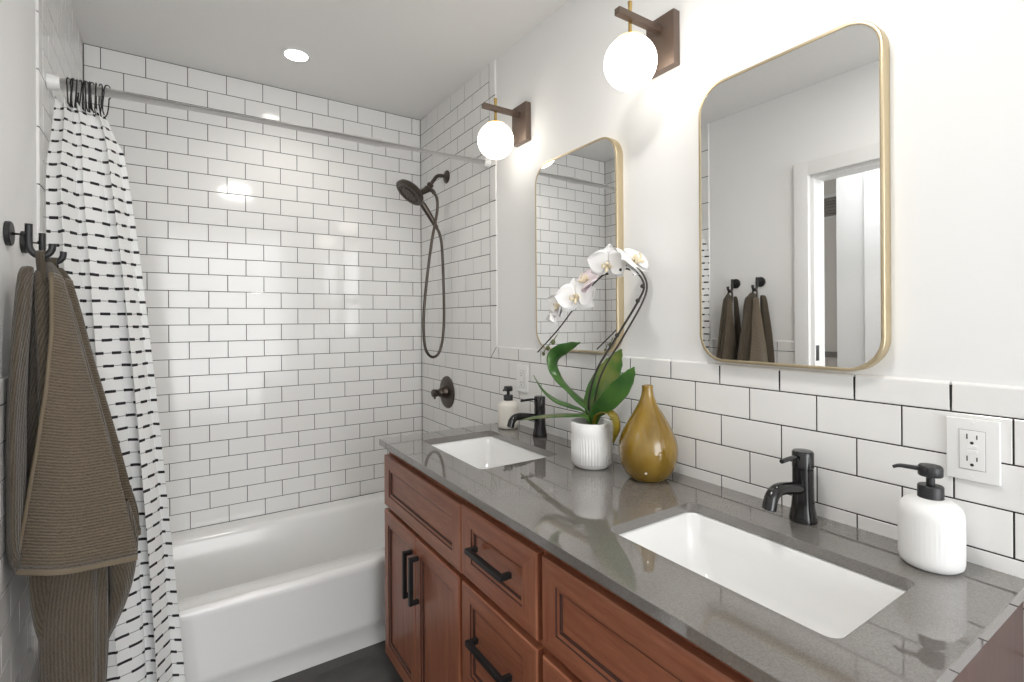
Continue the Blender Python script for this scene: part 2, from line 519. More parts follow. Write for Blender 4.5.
cap_poly([(cj[0], z17), (TR0, z17), (TR1, CAPZ), (cj[0], CAPZ)], (2,))
for a, b in zip(cj, cj[1:]): cap_poly([(b, z17), (a, z17), (a, CAPZ), (b, CAPZ)], (2,))
obj('bullnose_tile', bm, M_tile, wall_right, angle=3)

# --- left wall, with the doorway to the hall -------------------------
DO0, DO1, DOZ = 1.461, 2.28, 1.990        # door opening along the wall, head height
bm = bmesh.new()
obox(bm, lw(0.0, 0, -0.006), LU * DO0, LN * -0.096, (0, 0, CEIL + 0.05))
obox(bm, lw(DO0, DOZ, -0.006), LU * (DO1 - DO0), LN * -0.096, (0, 0, CEIL + 0.05 - DOZ))
obox(bm, lw(DO1, 0, -0.006), LU * 2.7, LN * -0.096, (0, 0, CEIL + 0.05))
wall_left = struct(obj('wall_left', bm, M_paint))
FL = lambda u, v, n: lw(u, v, n)
TL0, TL1 = 0.836, 0.889
CAS0 = 1.393
bm = bmesh.new()
obox(bm, lw(0.0, 0, -0.0010), LU * CAS0, LN * -0.0053, (0, 0, CAPZ - 0.006))
obox(bm, lw(0.0, CAPZ - 0.006, -0.0010), LU * (TL1 - 0.006), LN * -0.0053, (0, 0, CEIL - CAPZ + 0.005))
obj('grout', bm, M_grout, wall_left)
bm = bmesh.new()
for k in range(0, 32):
    zt = CEIL - 0.001 if k == 0 else line(k)
    zb = max(line(k + 1), 0.0)
    if zt < 0.01: break
    hi = TL0 if k < 17 else CAS0 - 0.001
    first = 0.06 + (0 if k % 2 else PX / 2)
    us = joints(first, 0.001, hi)
    for a, b in zip(us, us[1:]): poly_tile(bm, FL, [(a, zb), (b, zb), (b, zt), (a, zt)], bevel=0.0006, drop=0.0004)
obj('tile', bm, M_tile, wall_left, angle=3)
bm = bmesh.new()
def capl(pts, rnd): poly_tile(bm, FL, pts, bevel=0.0014, depth=0.008, rnd=rnd)
for a, b in zip(zs, zs[1:]): capl([(TL0, b), (TL1, b), (TL1, a), (TL0, a)], (1,))
capl([(TL0, z17), (TL1, CAPZ), (TL1, zs[-1]), (TL0, zs[-1])], (1,))
capl([(TL0, z17), (0.985, z17), (0.985, CAPZ), (TL1, CAPZ)], (2,))
for a, b in ((0.985, 1.139), (1.139, 1.293), (1.293, CAS0 - 0.001)): capl([(a, z17), (b, z17), (b, CAPZ), (a, CAPZ)], (2,))
obj('bullnose_tile', bm, M_tile, wall_left, angle=3)

# door casing and jamb
bm = bmesh.new()
CW = DO0 - CAS0
obox(bm, lw(CAS0, 0, -0.006), LU * CW, LN * 0.024, (0, 0, DOZ + CW), 0.004)
obox(bm, lw(DO1, 0, -0.006), LU * CW, LN * 0.024, (0, 0, DOZ + CW), 0.004)
obox(bm, lw(DO0 - 0.004, DOZ, -0.006), LU * (DO1 - DO0 + 0.008), LN * 0.0235, (0, 0, CW - 0.0005), 0.004)
obox(bm, lw(DO0 - 0.002, 0, -0.0065), LU * 0.018, LN * -0.095, (0, 0, DOZ), 0.001)
obox(bm, lw(DO1 - 0.016, 0, -0.0065), LU * 0.018, LN * -0.095, (0, 0, DOZ), 0.001)
obox(bm, lw(DO0, DOZ - 0.016, -0.0065), LU * (DO1 - DO0), LN * -0.095, (0, 0, 0.018), 0.001)
trim = struct(obj('trim_1', bm, M_trim))
bm = bmesh.new()
obox(bm, lw(DO0 + 0.0155, 1.085, -0.018), LU * 0.002, LN * -0.028, (0, 0, 0.075), 0.0006)
obj('latch_plate', bm, M_latch, trim)

# --- floor and ceiling ----------------------------------------------
bm = bmesh.new(); obox(bm, (-1.56, -5.0, -0.06), (1.61, 0, 0), (0, 5.02, 0), (0, 0, 0.058))
floor = struct(obj('floor', bm, M_floorgrout))
bm = bmesh.new()
FF = lambda u, v, n: Vector((u, v, n))
y = -0.78
for r_ in range(14):
    y0, y1 = y - 0.305 * (r_ + 1), y - 0.305 * r_
    x0 = -1.55 + (-0.40 if r_ % 2 else -0.10)
    while x0 < 0.05:
        a, b = max(x0, -1.55), min(x0 + 0.61, 0.04)
        if b - a > 0.02: poly_tile(bm, FF, [(a, y0), (b, y0), (b, y1), (a, y1)], bevel=0.0012, depth=0.004, drop=0.0006)
        x0 += 0.61
obj('floor_tile', bm, M_floor, floor, angle=3)
ceiling = slab('ceiling', (-3.3, -5.0, CEIL - 0.0825), (3.45, 0, 0), (0, 5.15, 0.085), (0, 0, 0.06), M_ceil)

# --- the hall seen through the doorway in the mirror ------------------
wall_hall = slab('wall_hall', (-2.85, -5.0, 0), (0.12, 0, 0), (0, 5.0, 0), (0, 0, CEIL), M_hall)
bm = bmesh.new(); obox(bm, (-2.30, -1.43, 0), (0.14, 0, 0), (0, 0.160, 0), (0, 0, CEIL))
w2 = struct(obj('wall_hall_corner', bm, M_hall2))
bm = bmesh.new(); obox(bm, (-2.26, -2.6, 0), (0.14, 0, 0), (0, 1.168, 0), (0, 0, CEIL))
w3 = struct(obj('wall_hall_near', bm, M_paint))
hall_floor = slab('floor_hall', (-3.3, -5.0, -0.06), (1.68, 0, 0), (0, 5.1, 0), (0, 0, 0.058), M_hallfloor)
slab('wall_hall_end', (-2.8, -0.25, 0), (1.26, 0, 0), (0, 0.1, 0), (0, 0, CEIL), M_hall)

def vent():
    t = thing('vent_grille', 'dark slatted vent grille high on the hall wall, seen in the right mirror', 'vent', (-2.73, -0.98, 1.98))
    bm = bmesh.new(); box(bm, -2.7305, -2.722, -1.16, -0.80, 2.00, 2.17, 0.002)
    part('frame', bm, M_trim, t)
    bm = bmesh.new()
    for i in range(6):
        z = 2.022 + i * 0.022
        obox(bm, (-2.7225, -1.145, z), (0.008, 0, -0.008), (0, 0.33, 0), (0.001, 0, 0.015))
    part('slats', bm, M_vent, t, 'dark slats')
    return t
vent()
bm = bmesh.new(); box(bm, -2.7299, -2.705, -1.4, -0.26, 1.015, 1.055, 0.004)
shelf = tag(obj('wall_ledge', bm, M_vent), 'dark narrow ledge along the hall wall, seen low in the right mirror', 'ledge')
def light_switch():
    t = thing('light_switch', 'white switch plate on the hall wall, seen low in the right mirror', 'light switch', (-2.12, -1.60, 1.14))
    bm = bmesh.new(); box(bm, -2.1199, -2.113, -1.655, -1.545, 1.08, 1.20, 0.002); part('plate', bm, M_plastic, t)
    for y_ in (-1.625, -1.575):
        bm = bmesh.new(); box(bm, -2.114, -2.108, y_ - 0.017, y_ + 0.017, 1.108, 1.172, 0.0015); part('rocker', bm, M_plastic, t)
light_switch()

# ------------------------------------------------------------------ bathtub
def bathtub():
    t = thing('bathtub', 'white alcove bathtub with plain apron against the tiled wall', 'bathtub', (-0.745, -0.38, 0))
    bm = bmesh.new()
    y0, y1 = -0.762, -0.002
    xl = lambda y: lw(-y).x + 0.004
    xr = -0.003
    # outside apron, floor to rim, then over the rim
    prof = [(-0.728, 0.0), (-0.728, 0.062), (-0.747, 0.088), (-0.750, 0.11), (-0.757, 0.30), (-0.762, 0.318), (-0.763, 0.335), (-0.758, 0.347), (-0.748, TUB)]
    rows = []
    for y, z in prof: rows.append([Vector((xl(y), y, z)), Vector((xl(y) * .5, y, z)), Vector((xr, y, z))])
    f = loft(bm, rows, closed=False)
    # deck with rounded-rect opening, then the basin
    L = 1.40; W = 0.585
    cx, cy = -0.742, -0.378
    def ring(l, w, r, z, dx=0.0):
        return [Vector((cx + dx + p[0], cy + p[1], z)) for p in rrect(l, w, r, 8)]
    r0 = ring(L, W, 0.12, TUB)
    outer = []
    for p in r0:
        d = p - Vector((cx, cy, TUB))
        hx, hy = (xr - cx), None
        # project outward to the deck rectangle
        sx = (xr - cx) / d.x if d.x > 1e-6 else ((xl(p.y) - cx) / d.x if d.x < -1e-6 else 1e9)
        sy = (y1 - cy) / d.y if d.y > 1e-6 else ((-0.748 - cy) / d.y if d.y < -1e-6 else 1e9)
        s = min(sx, sy)
        q = Vector((cx, cy, TUB)) + d * s
        outer.append(q)
    rings = [outer, r0, ring(L - 0.02, W - 0.02, 0.115, TUB - 0.006), ring(L - 0.045, W - 0.04, 0.11, TUB - 0.03),
             ring(L - 0.10, W - 0.08, 0.11, TUB - 0.12), ring(L - 0.18, W - 0.12, 0.11, 0.115, 0.01),
             ring(L - 0.22, W - 0.16, 0.10, 0.085, 0.012), ring(L - 0.34, W - 0.26, 0.08, 0.075, 0.012)]
    loft(bm, rings, True, False, True)
    # back upstand and closing sides
    bmesh.ops.recalc_face_normals(bm, faces=bm.faces[:])
    sh = part('shell', bm, M_tub, t, angle=50)
    bm = bmesh.new()
    lathe(bm, [(0, 0.0), (0.003, 0.012), (0.004, 0.026), (0.0, 0.03)], (-0.16, -0.378, 0.077), seg=24)
    part('drain', bm, M_chrome, t, 'chrome drain')
    return t
bathtub()

# ------------------------------------------------------------------ curtain rod, hooks and curtain
RODY = -0.775
def rod_z(x): return 1.988 + (x + 1.475) * (0.010 / 1.475)
def curtain_rod():
    t = thing('curtain_rod', 'white tension rod spanning the tub alcove', 'curtain rod', (-0.74, RODY, 1.97))
    xl = lw(-RODY).x
    bm = bmesh.new(); tube(bm, [(xl + 0.01, RODY, rod_z(xl)), (-0.50, RODY, rod_z(-0.50))], 0.0172, 24, 0); part('outer_tube', bm, M_rod, t)
    bm = bmesh.new(); tube(bm, [(-0.53, RODY, rod_z(-0.53)), (-0.01, RODY, rod_z(-0.01))], 0.0155, 24, 0); part('inner_tube', bm, M_rod, t)
    for x, s in ((xl + 0.001, 1), (-0.001, -1)):
        bm = bmesh.new(); lathe(bm, [(0, 0.0225), (0.010, 0.022), (0.022, 0.0195), (0.028, 0.0185), (0.029, 0.012)], (x, RODY, rod_z(x)), (s, 0, 0), 24, True, True)
        part('end_cap', bm, M_plastic, t)
curtain_rod()

hook0 = None
hx = [-1.426, -1.420, -1.415, -1.409, -1.402, -1.391, -1.385, -1.379, -1.372, -1.365, -1.355, -1.338]
for i, x in enumerate(hx):
    if hook0 is None:
        bm = bmesh.new()
        pts = []
        for k in range(11):
            a = R(-50 + 260 * k / 10)
            pts.append((0, math.cos(a) * 0.0205, math.sin(a) * 0.0205))
        pts = [(0.001, 0.004, -0.075), (0.0015, 0.012, -0.06), (0, 0.016, -0.035)] + pts + [(-0.001, -0.014, -0.04), (-0.002, -0.007, -0.058), (-0.001, 0.002, -0.068)]
        tube(bm, pts, 0.0018, 8, 4)
        o = hook0 = obj('curtain_hook', bm, M_ring)
    else:
        o = hook0.copy(); COL.objects.link(o)
    o.location = (x, RODY, rod_z(x))
    o.rotation_euler = (0, random.uniform(-0.05, 0.05) + (0.12 if i == 11 else 0), random.uniform(-0.35, 0.35))
    tag(o, 'black wire curtain hook bunched with the others at the left end of the rod', 'curtain hook', 'wire hooks carrying the shower curtain')

def shower_curtain():
    bm = bmesh.new()
    uvl = bm.loops.layers.uv.new('UVMap')
    NS, NZ = 260, 70
    ztop, zbot = 1.952, 0.06
    folds = 3.5
    grid, uvs = [], []
    total = 0.74                                   # width of the flat cloth held in these folds
    for iz in range(NZ + 1):
        t = iz / NZ
        z = ztop + (zbot - ztop) * t
        xa = -1.462 + 0.014 * t
        xb = -1.336 + 0.190 * t ** 0.62
        k = min(1, t * 6)
        amp = 0.014 + 0.015 * k + 0.003 * t
        yc = RODY - 0.004 - 0.088 * k * k * (3 - 2 * k) * 0.9 - 0.012 * t
        row, ur = [], []
        for i in range(NS + 1):
            s = i / NS
            ph = 2 * math.pi * folds * (s + 0.030 * math.sin(4.6 * s * math.pi + 1.2)) + 0.6 * math.sin(2.2 * t + s * 4)
            x = xa + (xb - xa) * s + (0.003 + 0.0055 * t) * math.sin(2 * ph + 0.6)
            am = amp * (0.70 + 0.30 * math.sin(7.3 * s + 1.0))
            yy = yc + am * (math.sin(ph) + 0.16 * math.sin(2 * ph + 1.1)) + 0.005 * math.sin(1.4 * ph + 6 * t) * t + 0.0015 * math.sin(23 * t + 11 * s) + 0.02 * (s - 0.4) * k - 0.050 * min(1, t * 9) * (1 - s) ** 2
            dz = 0.0
            if t < 0.08:
                q = 1 - t / 0.08
                dz = -0.018 * q * (0.5 + 0.5 * math.sin(ph * 2.0 + 1.0)) - 0.030 * q * s - (0.05 * (s - 0.9) / 0.1 if s > 0.9 else 0) * q
            row.append(bm.verts.new((x, yy, z + dz))); ur.append(z + dz)
        acc = 0; uu = [0]
        for i in range(1, NS + 1):
            a, b = row[i - 1].co, row[i].co
            acc += math.hypot(a.x - b.x, a.y - b.y); uu.append(acc)
        uvs.append([(u * total / acc, v) for u, v in zip(uu, ur)])
        grid.append(row)
    for iz in range(NZ):
        for i in range(NS):
            f = bm.faces.new((grid[iz][i], grid[iz + 1][i], grid[iz + 1][i + 1], grid[iz][i + 1]))
            for l, (a, b) in zip(f.loops, ((iz, i), (iz + 1, i), (iz + 1, i + 1), (iz, i + 1))): l[uvl].uv = uvs[a][b]
    o = obj('shower_curtain', bm, M_curtain, angle=180)
    sd = o.modifiers.new('thickness', 'SOLIDIFY'); sd.thickness = 0.0016; sd.offset = 0
    return tag(o, 'white shower curtain with rows of black dashes, bunched at the left', 'shower curtain')
shower_curtain()

# ------------------------------------------------------------------ shower fixtures
def shower():
    t = thing('shower_fixture', 'dark bronze hand shower with looped hose on tiled side wall', 'shower head', (0, -0.3456, 2.0405))
    Y = -0.3456
    bm = bmesh.new(); lathe(bm, [(0, 0.034), (0.004, 0.034), (0.010, 0.028), (0.016, 0.014), (0.018, 0.011)], (-0.0005, Y, 2.0405), (-1, 0, 0), 28, True, True); part('flange', bm, M_bronze, t)
    bm = bmesh.new(); tube(bm, [(-0.004, Y, 2.0405), (-0.030, Y, 2.0425), (-0.056, Y, 2.036), (-0.076, Y, 2.012), (-0.094, Y, 1.985)], 0.0095, 14); part('arm', bm, M_bronze, t)
    # diverter bracket
    bm = bmesh.new()
    ax = Vector((-0.55, 0.05, -0.83)).normalized(); c = Vector((-0.090, Y, 1.992))
    lathe(bm, [(0, 0.012), (0.003, 0.017), (0.014, 0.017), (0.017, 0.013), (0.026, 0.013), (0.029, 0.019), (0.040, 0.019), (0.046, 0.012)], c, ax, 20, True, True)
    tube(bm, [(-0.108, Y, 1.962), (-0.124, Y - 0.002, 1.951), (-0.141, Y - 0.004, 1.941)], lambda s: 0.016 - 0.002 * s, 14, 4)
    tube(bm, [(-0.104, Y, 1.966), (-0.088, Y - 0.018, 1.950), (-0.082, Y - 0.02, 1.938)], 0.0105, 12, 4)
    part('diverter', bm, M_bronze, t)
    # head disc, facing down towards the tub and the room
    hc = Vector((-0.208, Y - 0.01, 1.929))
    nrm = Vector((-0.64, 0.0, -0.77)).normalized()
    bm = bmesh.new()
    lathe(bm, [(-0.045, 0.018), (-0.036, 0.030), (-0.026, 0.056), (-0.014, 0.073), (0.0, 0.079), (0.007, 0.079), (0.011, 0.075), (0.011, 0.060), (0.006, 0.057), (0.006, 0.036), (0.011, 0.033), (0.011, 0.0)], hc, nrm, 40, True, False)
    a, b = frame_for(nrm, Vector((1, 0, 0)))
    for rr, cnt in ((0.067, 24), (0.046, 16), (0.024, 9), (0.010, 4)):
        for i in range(cnt):
            th = 2 * math.pi * i / cnt
            lathe(bm, [(0.0075, 0.0026), (0.0135, 0.0022), (0.0142, 0.0)], hc + (a * math.cos(th) + b * math.sin(th)) * rr, nrm, 6)
    part('spray_head', bm, M_bronze, t)
    bm = bmesh.new()
    tube(bm, [(-0.172, Y - 0.006, 1.905), (-0.140, Y - 0.006, 1.880), (-0.098, Y - 0.006, 1.822), (-0.064, Y - 0.006, 1.770)], lambda s: 0.014 - 0.003 * s + 0.003 * math.sin(3.1 * s), 14); part('wand_handle', bm, M_bronze, t)
    bm = bmesh.new()
    tube(bm, [(-0.066, Y - 0.006, 1.774), (-0.046, Y - 0.006, 1.735), (-0.034, Y - 0.007, 1.66), (-0.027, Y - 0.008, 1.45), (-0.026, Y - 0.008, 1.30), (-0.036, Y - 0.008, 1.19), (-0.058, Y - 0.008, 1.125),
              (-0.088, Y - 0.008, 1.107), (-0.117, Y - 0.008, 1.125), (-0.134, Y - 0.008, 1.175), (-0.139, Y - 0.008, 1.296), (-0.126, Y - 0.010, 1.46), (-0.098, Y - 0.016, 1.68), (-0.072, Y - 0.022, 1.82),
              (-0.066, Y - 0.024, 1.885), (-0.072, Y - 0.022, 1.925), (-0.083, Y - 0.02, 1.940)], 0.0072, 12, 10)
    part('hose', bm, M_bronze, t)
shower()

def valve():
    t = thing('shower_valve', 'round dark bronze shower valve trim with lever on tile', 'shower valve', (0, -0.336, 0.919))
    c = Vector((-0.0004, -0.336, 0.919))
    bm = bmesh.new(); lathe(bm, [(0, 0.084), (0.003, 0.084), (0.008, 0.080), (0.012, 0.060), (0.014, 0.035), (0.03, 0.030), (0.033, 0.028), (0.033, 0)], c, (-1, 0, 0), 44, True); part('escutcheon', bm, M_bronze, t)
    bm = bmesh.new(); lathe(bm, [(0.028, 0.022), (0.045, 0.022), (0.048, 0.020), (0.055, 0.015), (0.060, 0.019), (0.066, 0.020), (0.082, 0.020), (0.085, 0.017), (0.085, 0)], c, (-1, 0, 0), 28, True)
    tube(bm, [c + Vector((-0.07, 0.0, -0.012)), c + Vector((-0.074, -0.002, -0.03))], 0.006, 10, 0)
    part('handle', bm, M_bronze, t)
valve()

# ------------------------------------------------------------------ vanity
XF = -0.545      # plane of the door and drawer fronts
XB = -0.525      # face frame
def front_bm(y0, y1, z0, z1, fw, fh=None, level=False):
    """y0 is the end nearer the tub (greater y). Framed front with glazed, recessed panel."""
    fh = fw if fh is None else fh
    bm = bmesh.new()
    def ring(dx, iy, iz): return [bm.verts.new((XF + dx, y0 - iy, z0 + iz)), bm.verts.new((XF + dx, y1 + iy, z0 + iz)), bm.verts.new((XF + dx, y1 + iy, z1 - iz)), bm.verts.new((XF + dx, y0 - iy, z1 - iz))]
    spec = [(0.0195, 0, 0, None), (0.003, 0, 0, 'side'), (0.0, 0.003, 0.003, 'side'), (0.0, fw, fh, 'wood'), (0.0030, fw + 0.0014, fh + 0.0014, 'gl'), (0.0036, fw + 0.0085, fh + 0.0085, 'wood'), (0.0050, fw + 0.0112, fh + 0.0112, 'gl'), (0.0085, fw + 0.0125, fh + 0.0125, 'gl')]
    prev = None
    for dx, iy, iz, kind in spec:
        r = ring(dx, iy, iz)
        if prev:
            for i in range(4):
                j = (i + 1) % 4
                f = bm.faces.new((prev[i], prev[j], r[j], r[i]))
                f.material_index = 2 if kind == 'gl' else (1 if i in (0, 2) else 0)
        prev = r
    f = bm.faces.new(prev); f.material_index = 1 if level else 0
    bmesh.ops.recalc_face_normals(bm, faces=bm.faces[:])
    if bm.faces[:][-1].normal.x > 0: bmesh.ops.reverse_faces(bm, faces=bm.faces[:])
    return bm
WOODS = [M_wood_v, M_wood_h, M_glaze]

def pull_bm(c, length, vertical):
    """square bar pull: two posts and a bar"""
    bm = bmesh.new()
    s = 0.0064
    x0, x1 = XF - 0.0315, XF + 0.0005
    if vertical:
        box(bm, x0, x0 + 2 * s, c[0] - s, c[0] + s, c[1] - length / 2, c[1] + length / 2, 0.0007, 1)
        for e in (-1, 1):
            z = c[1] + e * (length / 2 - s)
            box(bm, x0 + s, x1, c[0] - s * .96, c[0] + s * .96, z - s * .96, z + s * .96, 0.0007, 1)
    else:
        box(bm, x0, x0 + 2 * s, c[0] - length / 2, c[0] + length / 2, c[1] - s, c[1] + s, 0.0007, 1)
        for e in (-1, 1):
            y = c[0] + e * (length / 2 - s)
            box(bm, x0 + s, x1, y - s * .96, y + s * .96, c[1] - s * .96, c[1] + s * .96, 0.0007, 1)
    return bm

CT = 0.0215                # worktop thickness
CABTOP = COUNTER - CT
def cab_body(t, ya, yb, rails, stiles):
    """carcass sides, face frame and toe kick; ya > yb"""
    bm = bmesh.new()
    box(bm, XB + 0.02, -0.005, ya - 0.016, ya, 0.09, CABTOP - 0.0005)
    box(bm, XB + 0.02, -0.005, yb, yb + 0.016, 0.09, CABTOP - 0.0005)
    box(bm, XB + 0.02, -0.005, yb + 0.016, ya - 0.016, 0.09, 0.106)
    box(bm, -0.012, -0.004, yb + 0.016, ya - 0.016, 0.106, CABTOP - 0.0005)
    part('carcass', bm, M_side, t, 'cherry sides, darkened partly for shade')
    bm = bmesh.new()
    for y in stiles: box(bm, XB, XB + 0.0195, y - 0.02 if y != yb else y, y + 0.02 if y != yb and y != ya else (y if y == ya else y + 0.035), 0.085, CABTOP - 0.0005)
    for z0, z1 in rails: box(bm, XB + 0.0004, XB + 0.0192, yb + 0.002, ya - 0.002, z0, z1)
    part('face_frame', bm, M_frame, t)
    bm = bmesh.new(); box(bm, XB + 0.06, XB + 0.075, yb + 0.001, ya - 0.001, 0.0, 0.089)
    part('toe_kick', bm, M_frame, t)

def door(t, y0, y1, z0, z1, hy, hz):
    d = part('door', front_bm(y0, y1, z0, z1, 0.038, 0.048), WOODS, t, angle=20)
    part('handle', pull_bm((hy, hz), 0.146, True), M_pull, d, 'black square bar handle')
def drawer(t, y0, y1, z0, z1, fw, fh, hz):
    d = part('drawer', front_bm(y0, y1, z0, z1, fw, fh, True), WOODS, t, angle=20)
    part('handle', pull_bm(((y0 + y1) / 2 + 0.008, hz), 0.165, False), M_pull, d, 'black square bar handle')

YA, YB_, YC, YD = -0.932, -1.5365, -1.8835, -2.480
rails_sink = [(CABTOP - 0.045, CABTOP - 0.0005), (0.595, 0.645), (0.086, 0.115)]
rails_draw = [(CABTOP - 0.045, CABTOP - 0.0005), (0.60, 0.645), (0.335, 0.37), (0.086, 0.115)]
t1 = thing('sink_cabinet', 'cherry sink cabinet with two upright black handles, at the tub end', 'cabinet', (-0.26, (YA + YB_) / 2, 0))
cab_body(t1, YA, YB_ + 0.0003, rails_sink, (YA, YB_ + 0.0003))
part('false_drawer_front', front_bm(YA - 0.004, YB_ + 0.002, 0.629, 0.809, 0.048, 0.042, True), WOODS, t1, angle=20)
ym = -1.2245
door(t1, YA - 0.004, ym + 0.0008, 0.092, 0.6135, ym + 0.028, 0.490)
door(t1, ym - 0.0008, YB_ + 0.012, 0.092, 0.6135, ym - 0.024, 0.490)

t2 = thing('drawer_cabinet', 'cherry bank of drawers between the two sink cabinets', 'cabinet', (-0.26, (YB_ + YC) / 2, 0))
cab_body(t2, YB_ - 0.0003, YC + 0.0003, rails_draw, (YB_ - 0.0003, YC + 0.0003))
drawer(t2, YB_ - 0.003, YC + 0.010, 0.632, 0.813, 0.052, 0.046, 0.728)
drawer(t2, YB_ - 0.003, YC + 0.010, 0.350, 0.6145, 0.046, 0.040, 0.502)
drawer(t2, YB_ - 0.003, YC + 0.010, 0.092, 0.334, 0.046, 0.040, 0.215)

t3 = thing('sink_cabinet', 'cherry sink cabinet at the near end, its plain front cut off by the frame', 'cabinet', (-0.26, (YC + YD) / 2, 0))
cab_body(t3, YC - 0.0003, YD, rails_sink, (YC - 0.0003, YD))
part('false_drawer_front', front_bm(YC - 0.008, YD + 0.004, 0.634, 0.815, 0.045, 0.042, True), WOODS, t3, angle=20)
ym3 = (YC + YD) / 2
door(t3, YC - 0.008, ym3 + 0.0008, 0.092, 0.6145, ym3 + 0.026, 0.486)
door(t3, ym3 - 0.0008, YD + 0.004, 0.092, 0.6145, ym3 - 0.026, 0.486)

# worktop with two cut-outs
SINKS = [(-0.2965, -1.2465, 0.287, 0.428), (-0.2895, -2.171, 0.274, 0.436)]
def worktop():
    cu = bpy.data.curves.new('wt', 'CURVE'); cu.dimensions = '2D'; cu.fill_mode = 'BOTH'
    def add(pts):
        sp = cu.splines.new('POLY'); sp.points.add(len(pts) - 1); sp.use_cyclic_u = True
        for q, p in zip(sp.points, pts): q.co = (p[0], p[1], 0, 1)
    add([(-0.5575, -2.4855), (-0.0006, -2.4855), (-0.0006, -0.927), (-0.5575, -0.927)])
    for cx, cy, w, h in SINKS: add([(cx + p[0], cy + p[1]) for p in rrect(w, h, 0.022, 8)])
    cu.extrude = CT / 2 - 0.0012; cu.bevel_depth = 0.0012; cu.bevel_resolution = 1
    tmp = bpy.data.objects.new('wt', cu); COL.objects.link(tmp)
    dg = bpy.context.evaluated_depsgraph_get()
    me = bpy.data.meshes.new_from_object(tmp.evaluated_get(dg))
    bpy.data.objects.remove(tmp)
    bm = bmesh.new(); bm.from_mesh(me)
    bmesh.ops.remove_doubles(bm, verts=bm.verts[:], dist=0.00005)
    bmesh.ops.recalc_face_normals(bm, faces=bm.faces[:])
    # keep the outline (bevel grows outwards by the bevel depth)
    me.materials.clear()
    o = obj('countertop', bm, M_quartz, smooth=False)
    o.location = (0, 0, COUNTER - CT / 2)
    return tag(o, 'polished grey quartz countertop with two sink cut-outs on cherry cabinets', 'countertop')
worktop()

def sink(cx, cy, w, h, label):
    t = thing('sink', label, 'sink', (cx, cy, 0.72), 'undermount sinks')
    bm = bmesh.new()
    zt = CABTOP - 0.0006
    def ring(a, b, r, z): return [Vector((cx + p[0], cy + p[1], z)) for p in rrect(w + a, h + b, r, 8)]
    rings = [ring(0.03, 0.03, 0.035, zt - 0.012), ring(0.03, 0.03, 0.035, zt), ring(0.006, 0.006, 0.026, zt), ring(-0.002, -0.002, 0.026, zt - 0.004), ring(-0.016, -0.022, 0.032, zt - 0.05), ring(-0.036, -0.06, 0.04, zt - 0.105),
             ring(-0.06, -0.10, 0.045, zt - 0.128), ring(-0.11, -0.18, 0.045, zt - 0.137), ring(-0.20, -0.32, 0.02, zt - 0.141)]
    loft(bm, rings, True, False, True)
    bmesh.ops.recalc_face_normals(bm, faces=bm.faces[:])
    for f in bm.faces[:]:
        pass
    part('basin', bm, M_porc, t, angle=60)
    bm = bmesh.new()
    lathe(bm, [(0, 0.023), (0.003, 0.022), (0.003, 0.015), (0.001, 0.014), (0.004, 0.012), (0.005, 0.0)], (cx, cy, zt - 0.141), seg=24)
    part('drain', bm, M_chrome, t, 'chrome drain')
sink(*SINKS[0], 'white undermount sink farther away, at the tub end of the counter')
sink(*SINKS[1], 'white undermount sink in front, nearer the outlet')

# ------------------------------------------------------------------ faucets
def faucet(x, y, label):
    t = thing('faucet', label, 'faucet', (x, y, COUNTER), 'black single-hole faucets')
    z = COUNTER
    bm = bmesh.new()
    lathe(bm, [(0.0, 0.0265), (0.004, 0.0268), (0.012, 0.0255), (0.03, 0.0222), (0.05, 0.0208), (0.075, 0.0203), (0.110, 0.0203), (0.1105, 0.0195)], (x, y, z), seg=36, cap0=True, cap1=True)
    part('body', bm, M_black, t)
    bm = bmesh.new()
    lathe(bm, [(0.1105, 0.0185), (0.1125, 0.0185), (0.113, 0.0207), (0.145, 0.0207), (0.148, 0.0185), (0.149, 0.0)], (x, y, z), seg=36, cap0=True)
    tube(bm, [(x - 0.012, y, z + 0.139), (x - 0.05, y, z + 0.139), (x - 0.083, y, z + 0.138)], 0.0046, 12, 2)
    part('lever', bm, M_black, t)
    bm = bmesh.new()
    tube(bm, [(x - 0.010, y, z + 0.070), (x - 0.045, y, z + 0.077), (x - 0.085, y, z + 0.083), (x - 0.108, y, z + 0.081), (x - 0.122, y, z + 0.070), (x - 0.130, y, z + 0.050)], lambda s: 0.0125 + 0.0005 * s, 18, 8)
    part('spout', bm, M_black, t)
    bm = bmesh.new()
    d = Vector((-0.35, 0, -0.94))
    lathe(bm, [(-0.001, 0.0095), (0.0022, 0.0092), (0.0022, 0.0)], Vector((x - 0.130, y, z + 0.050)), d, 16)
    part('aerator', bm, M_pump, t)
faucet(-0.056, -1.224, 'black faucet beside the farther sink, behind the white orchid pot')
faucet(-0.052, -2.157, 'black faucet behind the front sink, left of the near soap dispenser')

